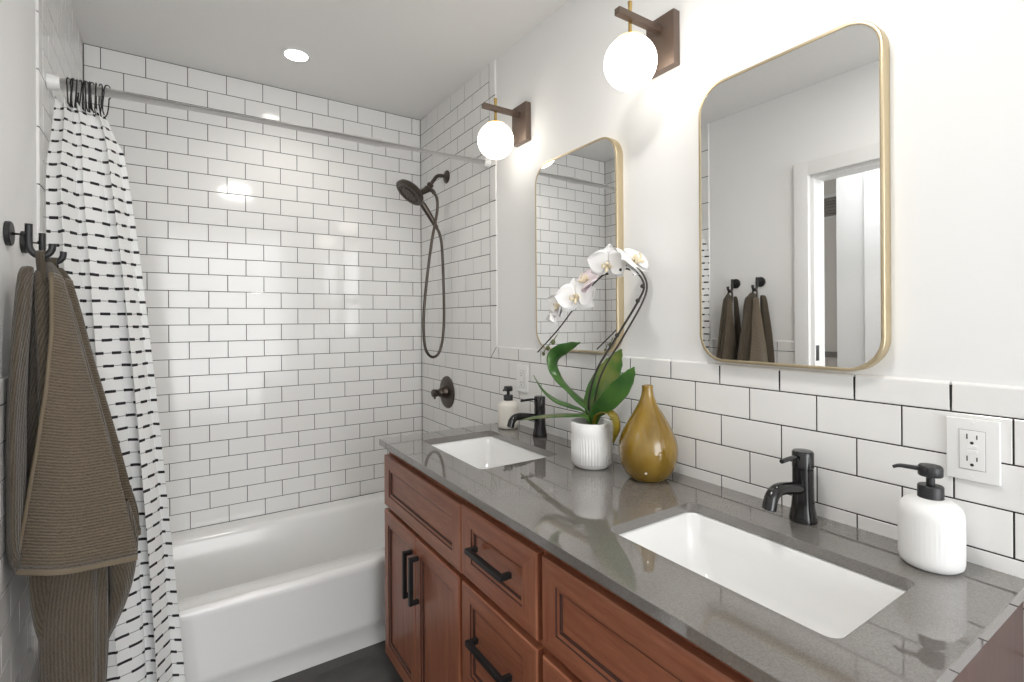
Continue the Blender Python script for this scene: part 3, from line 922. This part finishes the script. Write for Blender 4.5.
# ------------------------------------------------------------------ soap dispensers
def dispenser(x, y, z, s, body, label, ang, r=0.0455, h=0.117, group='ceramic soap dispensers'):
    t = thing('soap_dispenser', label, 'soap dispenser', (x, y, z), group)
    bm = bmesh.new()
    k = r
    def fl(th, hh):
        return 1 + (0.0032 * math.cos(th * 44) if 0.03 < hh < h - 0.032 else 0)
    prof = [(0, 0.0), (0, k - 0.012), (0.0015, k - 0.007), (0.006, k - 0.002), (0.013, k - 0.0003), (0.02, k), (0.0301, k), (0.0305, k), (h * .5, k), (h - 0.033, k), (h - 0.031, k), (h - 0.022, k - 0.0005), (h - 0.014, k - 0.003), (h - 0.007, k - 0.009), (h - 0.002, k - 0.019), (h, 0.018), (h, 0.0)]
    lathe(bm, prof, (x, y, z), seg=176, flute=fl)
    part('bottle', bm, body, t, angle=60)
    bm = bmesh.new()
    lathe(bm, [(h - 0.001, 0.0185), (h + 0.019, 0.0185), (h + 0.021, 0.0172), (h + 0.021, 0.0)], (x, y, z), seg=28, cap0=True); part('collar', bm, M_pump, t)
    bm = bmesh.new()
    lathe(bm, [(h + 0.020, 0.0062), (h + 0.036, 0.0062), (h + 0.037, 0.0165), (h + 0.0385, 0.0175), (h + 0.052, 0.0175), (h + 0.055, 0.0155), (h + 0.056, 0.0)], (x, y, z), seg=28)
    d = Vector((math.cos(ang), math.sin(ang), 0))
    c = Vector((x, y, z + h + 0.047))
    tube(bm, [c + d * 0.010, c + d * 0.035 + Vector((0, 0, 0.001)), c + d * 0.044 + Vector((0, 0, 0.0005)), c + d * 0.052 + Vector((0, 0, -0.003))], lambda q: 0.0042 - 0.0014 * q, 10, 4)
    part('pump', bm, M_pump, t, 'black pump')
dispenser(-0.066, -2.378, COUNTER, 1, M_ceramic_w, 'white ribbed soap dispenser with black pump, nearest the camera beside the outlet', R(110))
dispenser(-0.072, -1.035, COUNTER, 1, M_ceramic_c, 'cream soap dispenser in the far counter corner behind the farther faucet', R(215), r=0.042, h=0.110)

# ------------------------------------------------------------------ vase
def vase():
    bm = bmesh.new()
    prof = [(0.0, 0.0), (0.0, 0.040), (0.003, 0.046), (0.012, 0.056), (0.03, 0.068), (0.055, 0.0765), (0.078, 0.0785), (0.10, 0.0755), (0.125, 0.067), (0.15, 0.0545), (0.175, 0.040), (0.195, 0.028), (0.215, 0.0195), (0.23, 0.0155), (0.243, 0.0145), (0.249, 0.0150), (0.2505, 0.0135), (0.249, 0.0115), (0.235, 0.011), (0.21, 0.014)]
    P = catmull([(p[1], 0, p[0]) for p in prof[1:]], 3)
    lathe(bm, [(0.0, 0.0)] + [(p.z, p.x) for p in P], (-0.1031, -1.7783, COUNTER), seg=48)
    bmesh.ops.translate(bm, verts=bm.verts[:], vec=(0.1031, 1.7783, -COUNTER))
    o = obj('vase', bm, M_must, angle=60)
    o.location = (-0.1031, -1.7783, COUNTER)
    tag(o, 'glossy mustard teardrop vase standing right of the orchid pot', 'vase')
vase()

# ------------------------------------------------------------------ flower pot and orchid
PC = Vector((-0.152, -1.61, COUNTER))
def flower_pot():
    t = thing('flower_pot', 'white fluted flower pot holding the orchid on the counter', 'flower pot', PC)
    bm = bmesh.new()
    r = 0.059; h = 0.132
    def fl(th, hh): return 1 + (0.034 * abs(math.cos(th * 22)) - 0.017 if 0.016 < hh < 0.088 else 0)
    prof = [(0.0, 0.0), (0.0, 0.040), (0.002, 0.046), (0.007, 0.0525), (0.0155, 0.0575), (0.017, r), (0.05, r), (0.087, r), (0.089, r), (0.10, r), (h - 0.002, r + 0.0008), (h, r - 0.001), (h, r - 0.005), (h - 0.003, r - 0.007), (0.10, r - 0.008)]
    lathe(bm, prof, PC, seg=176, flute=fl); part('pot', bm, M_ceramic_w, t, angle=60)
    bm = bmesh.new()
    lathe(bm, [(0.114, 0.052), (0.116, 0.04), (0.118, 0.02), (0.118, 0.0)], PC, seg=28); part('potting_bark', bm, M_soil, t)
flower_pot()

def leaf_bm(pts, widths, sides, fold=0.25, sub=6):
    P = catmull(pts, sub); n = len(P)
    bm = bmesh.new()
    rows = []
    S = [Vector(s).normalized() for s in sides]
    for i, p in enumerate(P):
        q = i / (n - 1)
        k = q * (len(S) - 1); a = min(int(k), len(S) - 2); f = k - a
        side = (S[a] * (1 - f) + S[a + 1] * f)
        t = (P[min(i + 1, n - 1)] - P[max(i - 1, 0)]).normalized()
        side = (side - t * side.dot(t)).normalized()
        nm = t.cross(side).normalized()
        k = q * (len(widths) - 1); a = min(int(k), len(widths) - 2); f = k - a
        f = f * f * (3 - 2 * f)
        w = widths[a] * (1 - f) + widths[a + 1] * f
        rows.append([p + side * (w * v) + nm * (w * fold * abs(v) ** 1.5) for v in (-1, -0.75, -0.5, -0.25, 0, 0.25, 0.5, 0.75, 1)])
    loft(bm, rows, closed=False)
    return bm

def petal_bm(M, W, Ln, shape=0.62, cup=0.12, ruffle=0.0, nu=10, nv=8):
    """petal lying in local XY, root at the origin, pointing +X; M maps it to the world"""
    bm = bmesh.new(); rows = []
    for i in range(nu + 1):
        u = i / nu
        w = W * max(0.03, math.sin(math.pi * min(0.985, 0.06 + 0.93 * u ** shape))) ** 0.62
        row = []
        for j in range(nv + 1):
            v = -1 + 2 * j / nv
            x = Ln * (u - 0.10 * v * v * u)
            z = cup * Ln * (u * u * 0.6 - 0.5 * (u) * (1 - v * v)) + ruffle * math.sin(5 * v + 4 * u) * u
            row.append(M @ Vector((x, w * v, z)))
        rows.append(row)
    loft(bm, rows, closed=False)
    return bm

def orchid():
    t = thing('orchid', 'white moth orchid with arched stem growing in the fluted pot', 'orchid', PC + Vector((0, 0, 0.114)))
    def lf(m, pts, w, sides, fold=0.25, label=None):
        o = part('leaf', leaf_bm(pts, w, sides, fold), m, t, label, angle=180)
        sd = o.modifiers.new('thickness', 'SOLIDIFY'); sd.thickness = 0.0022; sd.offset = 0
    e = Vector((0.0, 0.9, 0.3))
    V = Vector((0.5, 0.84, 0))             # roughly along the line of sight (leaf seen edge-on)
    A = Vector((0.84, -0.54, 0))           # across it
    Z = Vector((0, 0, 1))
    lf(M_leaf, [(-.150, -1.606, .985), (-.150, -1.597, 1.03), (-.152, -1.534, 1.066), (-.155, -1.468, 1.104), (-.158, -1.438, 1.146), (-.158, -1.452, 1.184), (-.152, -1.502, 1.208), (-.150, -1.560, 1.224)],
       [0.011, 0.016, 0.019, 0.018, 0.019, 0.022, 0.024, 0.020, 0.012, 0.002], [V + (A * .6 + Z * .8) * .4, V + (A * .6 + Z * .8) * .45, V * .85 + A * .55, V * .5 + A * .7, V * .45 + A * .5 - Z * .6, V * .4 - Z, V * .3 - Z], 0.2)
    lf(M_leaf_y, [(-.148, -1.610, .985), (-.136, -1.602, 1.03), (-.120, -1.610, 1.075), (-.100, -1.630, 1.135), (-.090, -1.650, 1.178), (-.086, -1.666, 1.207)],
       [0.010, 0.024, 0.036, 0.041, 0.038, 0.028, 0.014, 0.003], [A + Z * .1, A, A - Z * .2], 0.16, 'green leaf yellowing at the tip')
    lf(M_leaf, [(-.152, -1.618, .985), (-.155, -1.637, 1.028), (-.155, -1.684, 1.066), (-.15, -1.727, 1.108), (-.145, -1.753, 1.142), (-.142, -1.768, 1.166)],
       [0.009, 0.015, 0.022, 0.027, 0.027, 0.021, 0.013, 0.002], [Z * .8 - A * .5, Z * .75 - A * .65 + V * .2, Z * .6 - A * .75 + V * .25], 0.25)
    lf(M_leaf, [(-.156, -1.608, .985), (-.172, -1.600, 1.026), (-.185, -1.556, 1.038), (-.19, -1.491, 1.048), (-.192, -1.43, 1.071), (-.194, -1.378, 1.112)],
       [0.010, 0.016, 0.018, 0.017, 0.013, 0.002], [V, V + Vector((0, 0, 0.12)), V + Vector((0, 0, .15))], 0.2)
    lf(M_leaf_y, [(-.158, -1.614, .985), (-.180, -1.620, 1.016), (-.195, -1.555, 1.012), (-.20, -1.47, .997), (-.20, -1.38, .976), (-.20, -1.31, .955)],
       [0.010, 0.016, 0.019, 0.018, 0.013, 0.002], [V + Vector((.5, 0, .05)), V + Vector((.6, 0, .1)), V + Vector((.6, 0, .12))], 0.15)
    lf(M_leaf_o, [(-.150, -1.620, .985), (-.150, -1.638, 1.016), (-.152, -1.672, 1.029), (-.157, -1.700, 1.022), (-.162, -1.716, .998), (-.168, -1.714, .957)],
       [0.010, 0.017, 0.020, 0.021, 0.020, 0.018, 0.004], [(0.9, 0.3, .1), (0.85, 0.35, .0), (0.9, 0.2, 0)], 0.25, 'drooping olive brown leaf')
    # two arched flower stems running together
    sp = [(-.150, -1.604, .985), (-.160, -1.606, 1.05), (-.162, -1.643, 1.147), (-.136, -1.704, 1.252), (-.110, -1.757, 1.347), (-.105, -1.770, 1.386), (-.107, -1.745, 1.422), (-.114, -1.699, 1.437), (-.128, -1.657, 1.430), (-.144, -1.617, 1.400), (-.148, -1.563, 1.358), (-.152, -1.462, 1.267), (-.155, -1.349, 1.185)]
    bm = bmesh.new(); tube(bm, sp, lambda s: 0.0034 - 0.0012 * s, 8, 8)
    for i in (3, 4, 5, 6, 7, 8, 10):
        sphere(bm, Vector(sp[i]) + Vector((-0.001, 0.004, -0.003)), 0.0062, 10, 8)
    part('flower_stem', bm, M_stem, t)
    bm = bmesh.new()
    sp2 = [(-.146, -1.612, .985), (-.156, -1.627, 1.05), (-.160, -1.662, 1.14), (-.134, -1.718, 1.242), (-.110, -1.767, 1.336), (-.105, -1.780, 1.387), (-.107, -1.753, 1.430), (-.114, -1.699, 1.446), (-.128, -1.655, 1.439)]
    tube(bm, sp2, 0.0026, 8, 8)
    part('support_cane', bm, M_stem, t)
    # buds on the hanging tip
    bm = bmesh.new()
    for (a, b, r) in ((-1.440, 1.222, .0075), (-1.412, 1.202, .007), (-1.388, 1.182, .0055)):
        tube(bm, [(-.155, a - 0.018, b + 0.026), (-.158, a - 0.006, b + 0.012), (-.16, a, b)], 0.0014, 6, 3)
        sphere(bm, Vector((-.16, a, b)), r, 10, 8, 1.25)
    part('bud', bm, M_node, t)
    # flowers
    def flower(c, face, roll, s, blush=False, closed=0.0):
        c = Vector(c)
        f = Vector(face).normalized()
        ax, ay = frame_for(f, Vector((0, 0, 1)))       # ax to the side, ay up
        ay = ax.cross(f) if ax.cross(f).z > 0 else f.cross(ax)
        base = Matrix((ax, ay, f)).transposed().to_4x4()
        base = Matrix.Translation(c) @ base @ Matrix.Rotation(roll, 4, 'Z')
        fl = None
        bmc = bmesh.new()
        for a in (90, 215, 325):
            M = base @ Matrix.Rotation(R(a), 4, 'Z') @ Matrix.Translation((0.003 * s, 0, -0.0025)) @ Matrix.Rotation(R(6 - 50 * closed), 4, 'Y')
            b = petal_bm(M, 0.0165 * s, 0.041 * s, 0.8, 0.10)
            me = bpy.data.meshes.new('tmp'); b.to_mesh(me); b.free(); bmc.from_mesh(me); bpy.data.meshes.remove(me)
        fl = part('flower', bmc, M_petal_p if blush else M_petal, t, angle=180)
        fl.modifiers.new('thickness', 'SOLIDIFY').thickness = 0.0011
        for a in (12, 168):
            M = base @ Matrix.Rotation(R(a), 4, 'Z') @ Matrix.Translation((0.002 * s, 0, 0.001)) @ Matrix.Rotation(R(-4 - 55 * closed), 4, 'Y')
            p = part('petal', petal_bm(M, 0.0285 * s, 0.045 * s, 0.75, 0.14, 0.0015), M_petal_p if blush else M_petal, fl, angle=180)
            p.modifiers.new('thickness', 'SOLIDIFY').thickness = 0.0011
        if closed < 0.6:
            b = bmesh.new()
            m2 = base
            tube(b, [m2 @ Vector((0, 0.002, 0.0)), m2 @ Vector((0, 0.004 * s, 0.008 * s)), m2 @ Vector((0, 0.002 * s, 0.012 * s))], 0.0035 * s, 8, 3)
            tube(b, [m2 @ Vector((0, -0.003 * s, 0.002)), m2 @ Vector((0, -0.012 * s, 0.012 * s)), m2 @ Vector((0, -0.016 * s, 0.010 * s))], lambda q: 0.0042 * s * (1 - 0.7 * q), 8, 4)
            for sg in (-1, 1):
                tube(b, [m2 @ Vector((sg * 0.002 * s, -0.004 * s, 0.004)), m2 @ Vector((sg * 0.010 * s, -0.003 * s, 0.012 * s)), m2 @ Vector((sg * 0.008 * s, 0.004 * s, 0.016 * s))], lambda q: 0.0032 * s * (1 - 0.5 * q), 8, 3)
            part('lip', b, M_lip, fl, 'yellow lip')
        return fl
    flower((-.142, -1.670, 1.450), (-0.62, -0.45, -0.28), 0.15, 1.30)
    flower((-.092, -1.722, 1.456), (0.12, -0.72, 0.66), -0.3, 1.50)
    flower((-.150, -1.592, 1.408), (-0.62, 0.10, 0.62), 0.3, 1.35, True)
    flower((-.172, -1.566, 1.360), (-0.78, -0.55, 0.05), -0.15, 1.38)
    flower((-.172, -1.490, 1.336), (-0.75, 0.10, 0.12), 0.25, 1.12, False, 0.40)
    flower((-.172, -1.466, 1.300), (-0.7, 0.2, -0.3), 0.0, 0.60, False, 1.0)
orchid()

# ------------------------------------------------------------------ mirrors
def wall_mirror(yc, w, label, zc, h, r):
    t = thing('mirror', label, 'mirror', (0.006, yc, zc - h / 2), 'gold framed mirrors')
    bm = bmesh.new()
    def ring(x, d, r): return [Vector((x, yc + p[0], zc + p[1])) for p in rrect(w - 2 * d, h - 2 * d, r - d, 14)]
    rings = [ring(0.0056, 0, r), ring(-0.0205, 0, r), ring(-0.0218, 0.0008, r), ring(-0.0222, 0.002, r), ring(-0.0222, 0.0066, r), ring(-0.0218, 0.0074, r), ring(-0.0140, 0.0078, r)]
    loft(bm, rings, True); bmesh.ops.recalc_face_normals(bm, faces=bm.faces[:])
    part('frame', bm, M_gold, t, 'pale gold metal frame', angle=50)
    bm = bmesh.new()
    rg = [bm.verts.new(v) for v in ring(-0.0210, 0.0072, r)]
    f = bm.faces.new(rg)
    rb = [bm.verts.new(v) for v in ring(-0.0140, 0.0072, r)]
    for i in range(len(rg)):
        j = (i + 1) % len(rg); bm.faces.new((rg[i], rg[j], rb[j], rb[i]))
    bmesh.ops.recalc_face_normals(bm, faces=bm.faces[:])
    if f.normal.x > 0: bmesh.ops.reverse_faces(bm, faces=bm.faces[:])
    part('glass', bm, M_mirror, t, smooth=False)
wall_mirror(-1.3715, 0.434, 'gold framed mirror above the farther sink, behind the orchid', 1.5315, 0.697, 0.076)
wall_mirror(-2.0895, 0.414, 'gold framed mirror above the front sink, reflecting the towels', 1.5375, 0.706, 0.070)

# ------------------------------------------------------------------ sconces
def sconce(y, z, xg, label):
    t = thing('wall_sconce', label, 'wall lamp', (0.006, y, z), 'globe sconces above the mirrors')
    bm = bmesh.new(); box(bm, -0.020, 0.0058, y - 0.049, y + 0.049, z - 0.112, z + 0.038, 0.0015); part('backplate', bm, M_sconce, t)
    bm = bmesh.new(); box(bm, -0.186, -0.0195, y - 0.0095, y + 0.0095, z - 0.009, z + 0.009, 0.0012); part('arm', bm, M_sconce, t)
    zg = z - 0.125
    bm = bmesh.new(); tube(bm, [(xg, y, z + 0.040), (xg, y, zg + 0.070)], 0.0062, 16, 0); part('stem', bm, M_brass, t, 'brass stem')
    bm = bmesh.new(); lathe(bm, [(0.0735, 0.0), (0.0735, 0.012), (0.072, 0.021), (0.066, 0.033), (0.0630, 0.0375), (0.0610, 0.035)], (xg, y, zg), seg=28); part('cap', bm, M_brass, t, 'brass cap')
    bm = bmesh.new(); sphere(bm, Vector((xg, y, zg)), 0.0705, 36, 22); part('globe', bm, M_globe, t, 'glowing opal glass globe')
sconce(-1.0440, 2.1175, -0.1285, 'bronze and brass globe sconce at left, beside the tiled alcove')
sconce(-1.7562, 2.109, -0.1375, 'bronze and brass globe sconce between the two mirrors')

# ------------------------------------------------------------------ recessed ceiling light
def downlight():
    c = Vector((-0.7363, -0.3865, CEIL - 0.0062))
    t = thing('recessed_light', 'small round recessed ceiling light above the tub', 'ceiling light', c)
    bm = bmesh.new(); lathe(bm, [(0.0, 0.062), (-0.004, 0.060), (-0.005, 0.056), (-0.004, 0.0475), (0.0, 0.046)], c, seg=40); part('trim_ring', bm, M_trim, t)
    bm = bmesh.new(); lathe(bm, [(-0.0005, 0.0478), (-0.0028, 0.047), (-0.003, 0.0)], c, seg=40); part('lens', bm, M_led, t, 'glowing lens')
    l = bpy.data.lights.new('recessed_lamp', 'SPOT'); l.energy = DOWNLIGHT_POWER; l.spot_size = R(140); l.spot_blend = 0.8; l.shadow_soft_size = 0.045; l.color = (1, 0.95, 0.88)
    o = bpy.data.objects.new('recessed_lamp', l); COL.objects.link(o); o.location = (0, 0, -0.012); o.parent = t
downlight()

# ------------------------------------------------------------------ outlets
def outlet(y, z, w, label):
    t = thing('power_outlet', label, 'power outlet', (0, y, z), 'white wall outlets')
    h = 0.1075
    bm = bmesh.new(); box(bm, -0.0062, 0.0012, y - w / 2, y + w / 2, z - h / 2, z + h / 2, 0.0022, 3); part('plate', bm, M_plastic, t)
    bm = bmesh.new(); box(bm, -0.0066, -0.005, y - 0.0178, y + 0.0178, z - 0.0345, z + 0.0345, 0.0004, 1); part('seam', bm, M_lineg, t)
    bm = bmesh.new(); box(bm, -0.0078, -0.005, y - 0.0168, y + 0.0168, z - 0.0335, z + 0.0335, 0.0008, 2); part('receptacle', bm, M_plastic, t)
    bm = bmesh.new()
    for zc in (z + 0.021, z - 0.017):
        for dy, hh in ((0.0065, 0.0045), (-0.0065, 0.0036)):
            bm = bmesh.new(); box(bm, -0.0080, -0.007, y + dy - 0.0009, y + dy + 0.0009, zc - hh + 0.002, zc + hh + 0.002); part('slot', bm, M_slot, t, 'dark slot')
        bm = bmesh.new(); lathe(bm, [(0, 0.0026), (0.0004, 0.0026), (0.0004, 0)], (-0.0077, y, zc - 0.0085), (-1, 0, 0), 12); part('ground_hole', bm, M_slot, t, 'dark hole')
    for dz in (-0.0045, 0.0035):
        bm = bmesh.new(); box(bm, -0.0085, -0.007, y - 0.0075, y + 0.0075, z + dz - 0.0008, z + dz + 0.0048, 0.0004, 1); part('test_button', bm, M_plastic, t)
    for dz in (-0.0475, 0.0475):
        bm = bmesh.new(); lathe(bm, [(0, 0.003), (0.0006, 0.0026), (0.0006, 0)], (-0.0061, y, z + dz), (-1, 0, 0), 12); part('screw', bm, M_plastic, t)
outlet(-2.418, 1.063, 0.071, 'white wall outlet in the tile above the near soap dispenser')
outlet(-1.033, 1.056, 0.078, 'white wall outlet in the tile behind the farther faucet')

# ------------------------------------------------------------------ towel hooks and towels (left wall)
HZ = 1.488
def towel_hook(y, label):
    u = -y
    B = lambda n, dz, du=0.0: lw(u + du, HZ + dz, n - 0.006)
    t = thing('towel_hook', label, 'towel hook', B(0, 0), 'towel hooks on the left wall')
    bm = bmesh.new(); lathe(bm, [(0.0002, 0.0265), (0.008, 0.0265), (0.010, 0.0245), (0.010, 0.0)], B(0, 0), LN, 32, True); part('backplate', bm, M_hookm, t)
    bm = bmesh.new(); tube(bm, [B(0.008, 0), B(0.034, 0)], 0.0048, 12, 0); part('post', bm, M_hookm, t)
    bm = bmesh.new()
    pts = [B(0.036, 0.024), B(0.036, 0.010), B(0.036, -0.016), B(0.0375, -0.030), B(0.045, -0.042), B(0.056, -0.046), B(0.067, -0.041), B(0.0735, -0.031), B(0.0750, -0.018)]
    tube(bm, pts, 0.0068, 14, 6); part('prong', bm, M_hookm, t)
HY1, HY2 = -1.2035, -1.058
towel_hook(HY1, 'dark iron towel hook nearer the camera, holding the front towel')
towel_hook(HY2, 'dark iron towel hook nearer the shower curtain, holding the rear towel')

def uv_loft(bm, rings, closed, du=1.0, cap1=False):
    uvl = bm.loops.layers.uv.verify()
    vr = [[bm.verts.new(p) for p in r] for r in rings]
    n = len(vr[0])
    vacc = 0
    vs_ = [0]
    for a, b in zip(rings, rings[1:]):
        vacc += max((Vector(p) - Vector(q)).length for p, q in zip(a[::3], b[::3])); vs_.append(vacc)
    us_ = []
    for r in rings:
        acc = 0; row = [0]
        for i in range(1, n + 1):
            acc += (Vector(r[i % n]) - Vector(r[i - 1])).length; row.append(acc)
        us_.append(row)
    for k in range(len(rings) - 1):
        for i in range(n if closed else n - 1):
            j = (i + 1) % n
            f = bm.faces.new((vr[k][i], vr[k][j], vr[k + 1][j], vr[k + 1][i]))
            for l, (kk, ii) in zip(f.loops, ((k, i), (k, i + 1), (k + 1, i + 1), (k + 1, i))):
                l[uvl].uv = (us_[kk][ii] * 2.0, vs_[kk] * 2.0)
    if cap1: bm.faces.new(vr[-1])

def towel(dy, label, seed, mats, ys=1.0):
    """Hand towel hung by its loop: gathered folds spread from the hook; hem of the front fold hangs over the lower folds."""
    rnd = random.Random(seed)
    t = thing('hand_towel', label, 'towel', (-1.41, HY1 + dy, 0.25), 'olive brown hand towels')
    Y = HY1 + dy
    wallx = lambda y: lw(-y, 0, 0).x
    XW = wallx(Y)
    def bundle(secs, k, amp, ph, n=64, sub=5):
        # secs: (z, x-centre out from wall, y-centre offset, half-width x, half-width y)
        S = catmull([(s[1], s[2], s[0]) for s in secs], sub); T = catmull([(s[3], s[4], 0) for s in secs], sub)
        rings = []
        for p, q in zip(S, T):
            ring = []
            for i in range(n):
                a = 2 * math.pi * i / n
                w = 1 + amp * math.sin(k * a + ph + 2.2 * p.z) + 0.4 * amp * math.sin((k + 2) * a - ph)
                ring.append((max(XW + p.x + q.x * w * math.cos(a), wallx(Y + p.y) + 0.003), Y + (p.y + q.y * w * math.sin(a)) * ys, p.z))
            rings.append(ring)
        return rings
    bm = bmesh.new()
    # gathered main body
    uv_loft(bm, bundle([(1.430, .060, .010, .006, .008), (1.415, .058, .012, .016, .020), (1.38, .060, .015, .026, .034), (1.20, .078, .012, .046, .042), (0.98, .098, .014, .070, .046), (0.80, .115, .016, .082, .046), (0.74, .120, .016, .080, .042)], 5, 0.16, seed), True, cap1=True)
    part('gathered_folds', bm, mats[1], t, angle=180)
    # fold lying against the wall
    bm = bmesh.new()
    uv_loft(bm, bundle([(1.416, .036, -.030, .004, .006), (1.408, .032, -.032, .011, .014), (1.36, .028, -.035, .013, .020), (1.20, .021, -.045, .014, .028), (1.05, .018, -.050, .015, .032), (0.86, .019, -.052, .016, .034), (0.80, .020, -.052, .014, .030), (0.77, .022, -.050, .006, .018)], 3, 0.10, seed + 1), True, cap1=True)
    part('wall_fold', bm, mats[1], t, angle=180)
    # lower tail of the towel below the front hem
    bm = bmesh.new()
    uv_loft(bm, bundle([(0.90, .105, -.005, .030, .020), (0.80, .108, -.018, .048, .024), (0.66, .106, -.022, .054, .026), (0.50, .104, -.022, .054, .026), (0.34, .098, -.020, .050, .026), (0.22, .092, -.018, .046, .024)], 4, 0.10, seed + 2), True, cap1=True)
    uv_loft(bm, bundle([(0.86, .165, .03, .03, .026), (0.78, .178, .03, .034, .026), (0.70, .184, .03, .026, .026), (0.62, .176, .03, .018, .024), (0.54, .150, .03, .012, .02), (0.48, .12, .03, .008, .012)], 3, 0.12, seed + 3), True, cap1=True)
    uv_loft(bm, bundle([(0.84, .046, -.012, .02, .026), (0.74, .050, -.015, .022, .028), (0.64, .056, -.012, .020, .026), (0.56, .066, -.01, .012, .018), (0.52, .070, -.01, .005, .01)], 3, 0.12, seed + 4), True, cap1=True)
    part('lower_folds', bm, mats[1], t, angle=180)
    # front panel with its hems: corners given as (out from wall, along wall, height)
    bm = bmesh.new()
    rows = []
    nz, nx = 30, 18
    def LP(s, kn):
        k = s * (len(kn) - 1); a = min(int(k), len(kn) - 2); f = k - a
        return kn[a] * (1 - f) + kn[a + 1] * f
    for i in range(nz + 1):
        s = i / nz
        left = Vector((XW + LP(s, [.071, .073, .068, .057, .040, .020]), Y + ys * LP(s, [-.024, -.045, -.06, -.068, -.073, -.075]), 1.405 + (0.783 - 1.405) * s))
        right = Vector((XW + LP(s, [.084, .112, .141, .169, .197, .223]), Y + ys * LP(s, [-.010, -.018, -.028, -.036, -.043, -.046]), 1.398 + (0.752 - 1.398) * s))
        row = []
        for j in range(nx + 1):
            q = j / nx
            p = left.lerp(right, q)
            bulge = ys * 0.022 * math.sin(math.pi * q) * min(1, 1.5 * s) + 0.004 * math.sin(9 * q + 5 * s) * s
            row.append(p + Vector((0.002 * math.sin(7 * s + 3 * q), -bulge, -0.003 * math.sin(math.pi * q) * s)))
        rows.append(row)
    uv_loft(bm, rows, False)
    fp = part('front_panel', bm, mats[0], t, angle=180)
    fp.modifiers.new('thickness', 'SOLIDIFY').thickness = 0.004
    bm = bmesh.new()
    tube(bm, [r[0] + Vector((0, -0.002, 0)) for r in rows[::3]], 0.0042, 8, 4)
    def hem(rw, off):
        pts = [p + Vector(off) for p in rw]
        loft(bm, [[p + Vector((0, -0.0035, 0.003)) for p in pts], [p + Vector((0, -0.0045, 0.000)) for p in pts], [p + Vector((0, -0.004, -0.010)) for p in pts], [p + Vector((0, 0.006, -0.010)) for p in pts], [p + Vector((0, 0.006, 0.006)) for p in pts]], closed=False)
    hem(rows[-1], (0, 0, 0))
    part('hem', bm, M_hem, fp, 'lighter woven hem', angle=60)
    # hanging loop over the prong
    bm = bmesh.new()
    c = Vector((XW + 0.0505, Y, HZ - 0.046))
    top = c + Vector((0, 0, 0.0085))
    secs = [c + Vector((0.006, -0.013, -0.060)), c + Vector((0.002, -0.012, -0.03)), c + Vector((0, -0.0095, -0.004)), top + Vector((0, -0.004, 0)), top + Vector((0, 0.004, 0)), c + Vector((0, 0.0095, -0.004)), c + Vector((0.004, 0.012, -0.03)), c + Vector((0.010, 0.013, -0.060))]
    P = catmull(secs, 5)
    loft(bm, [[p + Vector((-0.0075, 0, 0)) for p in P], [p + Vector((0.0075, 0, 0)) for p in P]], closed=False)
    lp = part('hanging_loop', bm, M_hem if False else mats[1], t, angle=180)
    lp.modifiers.new('thickness', 'SOLIDIFY').thickness = 0.0025
    return t
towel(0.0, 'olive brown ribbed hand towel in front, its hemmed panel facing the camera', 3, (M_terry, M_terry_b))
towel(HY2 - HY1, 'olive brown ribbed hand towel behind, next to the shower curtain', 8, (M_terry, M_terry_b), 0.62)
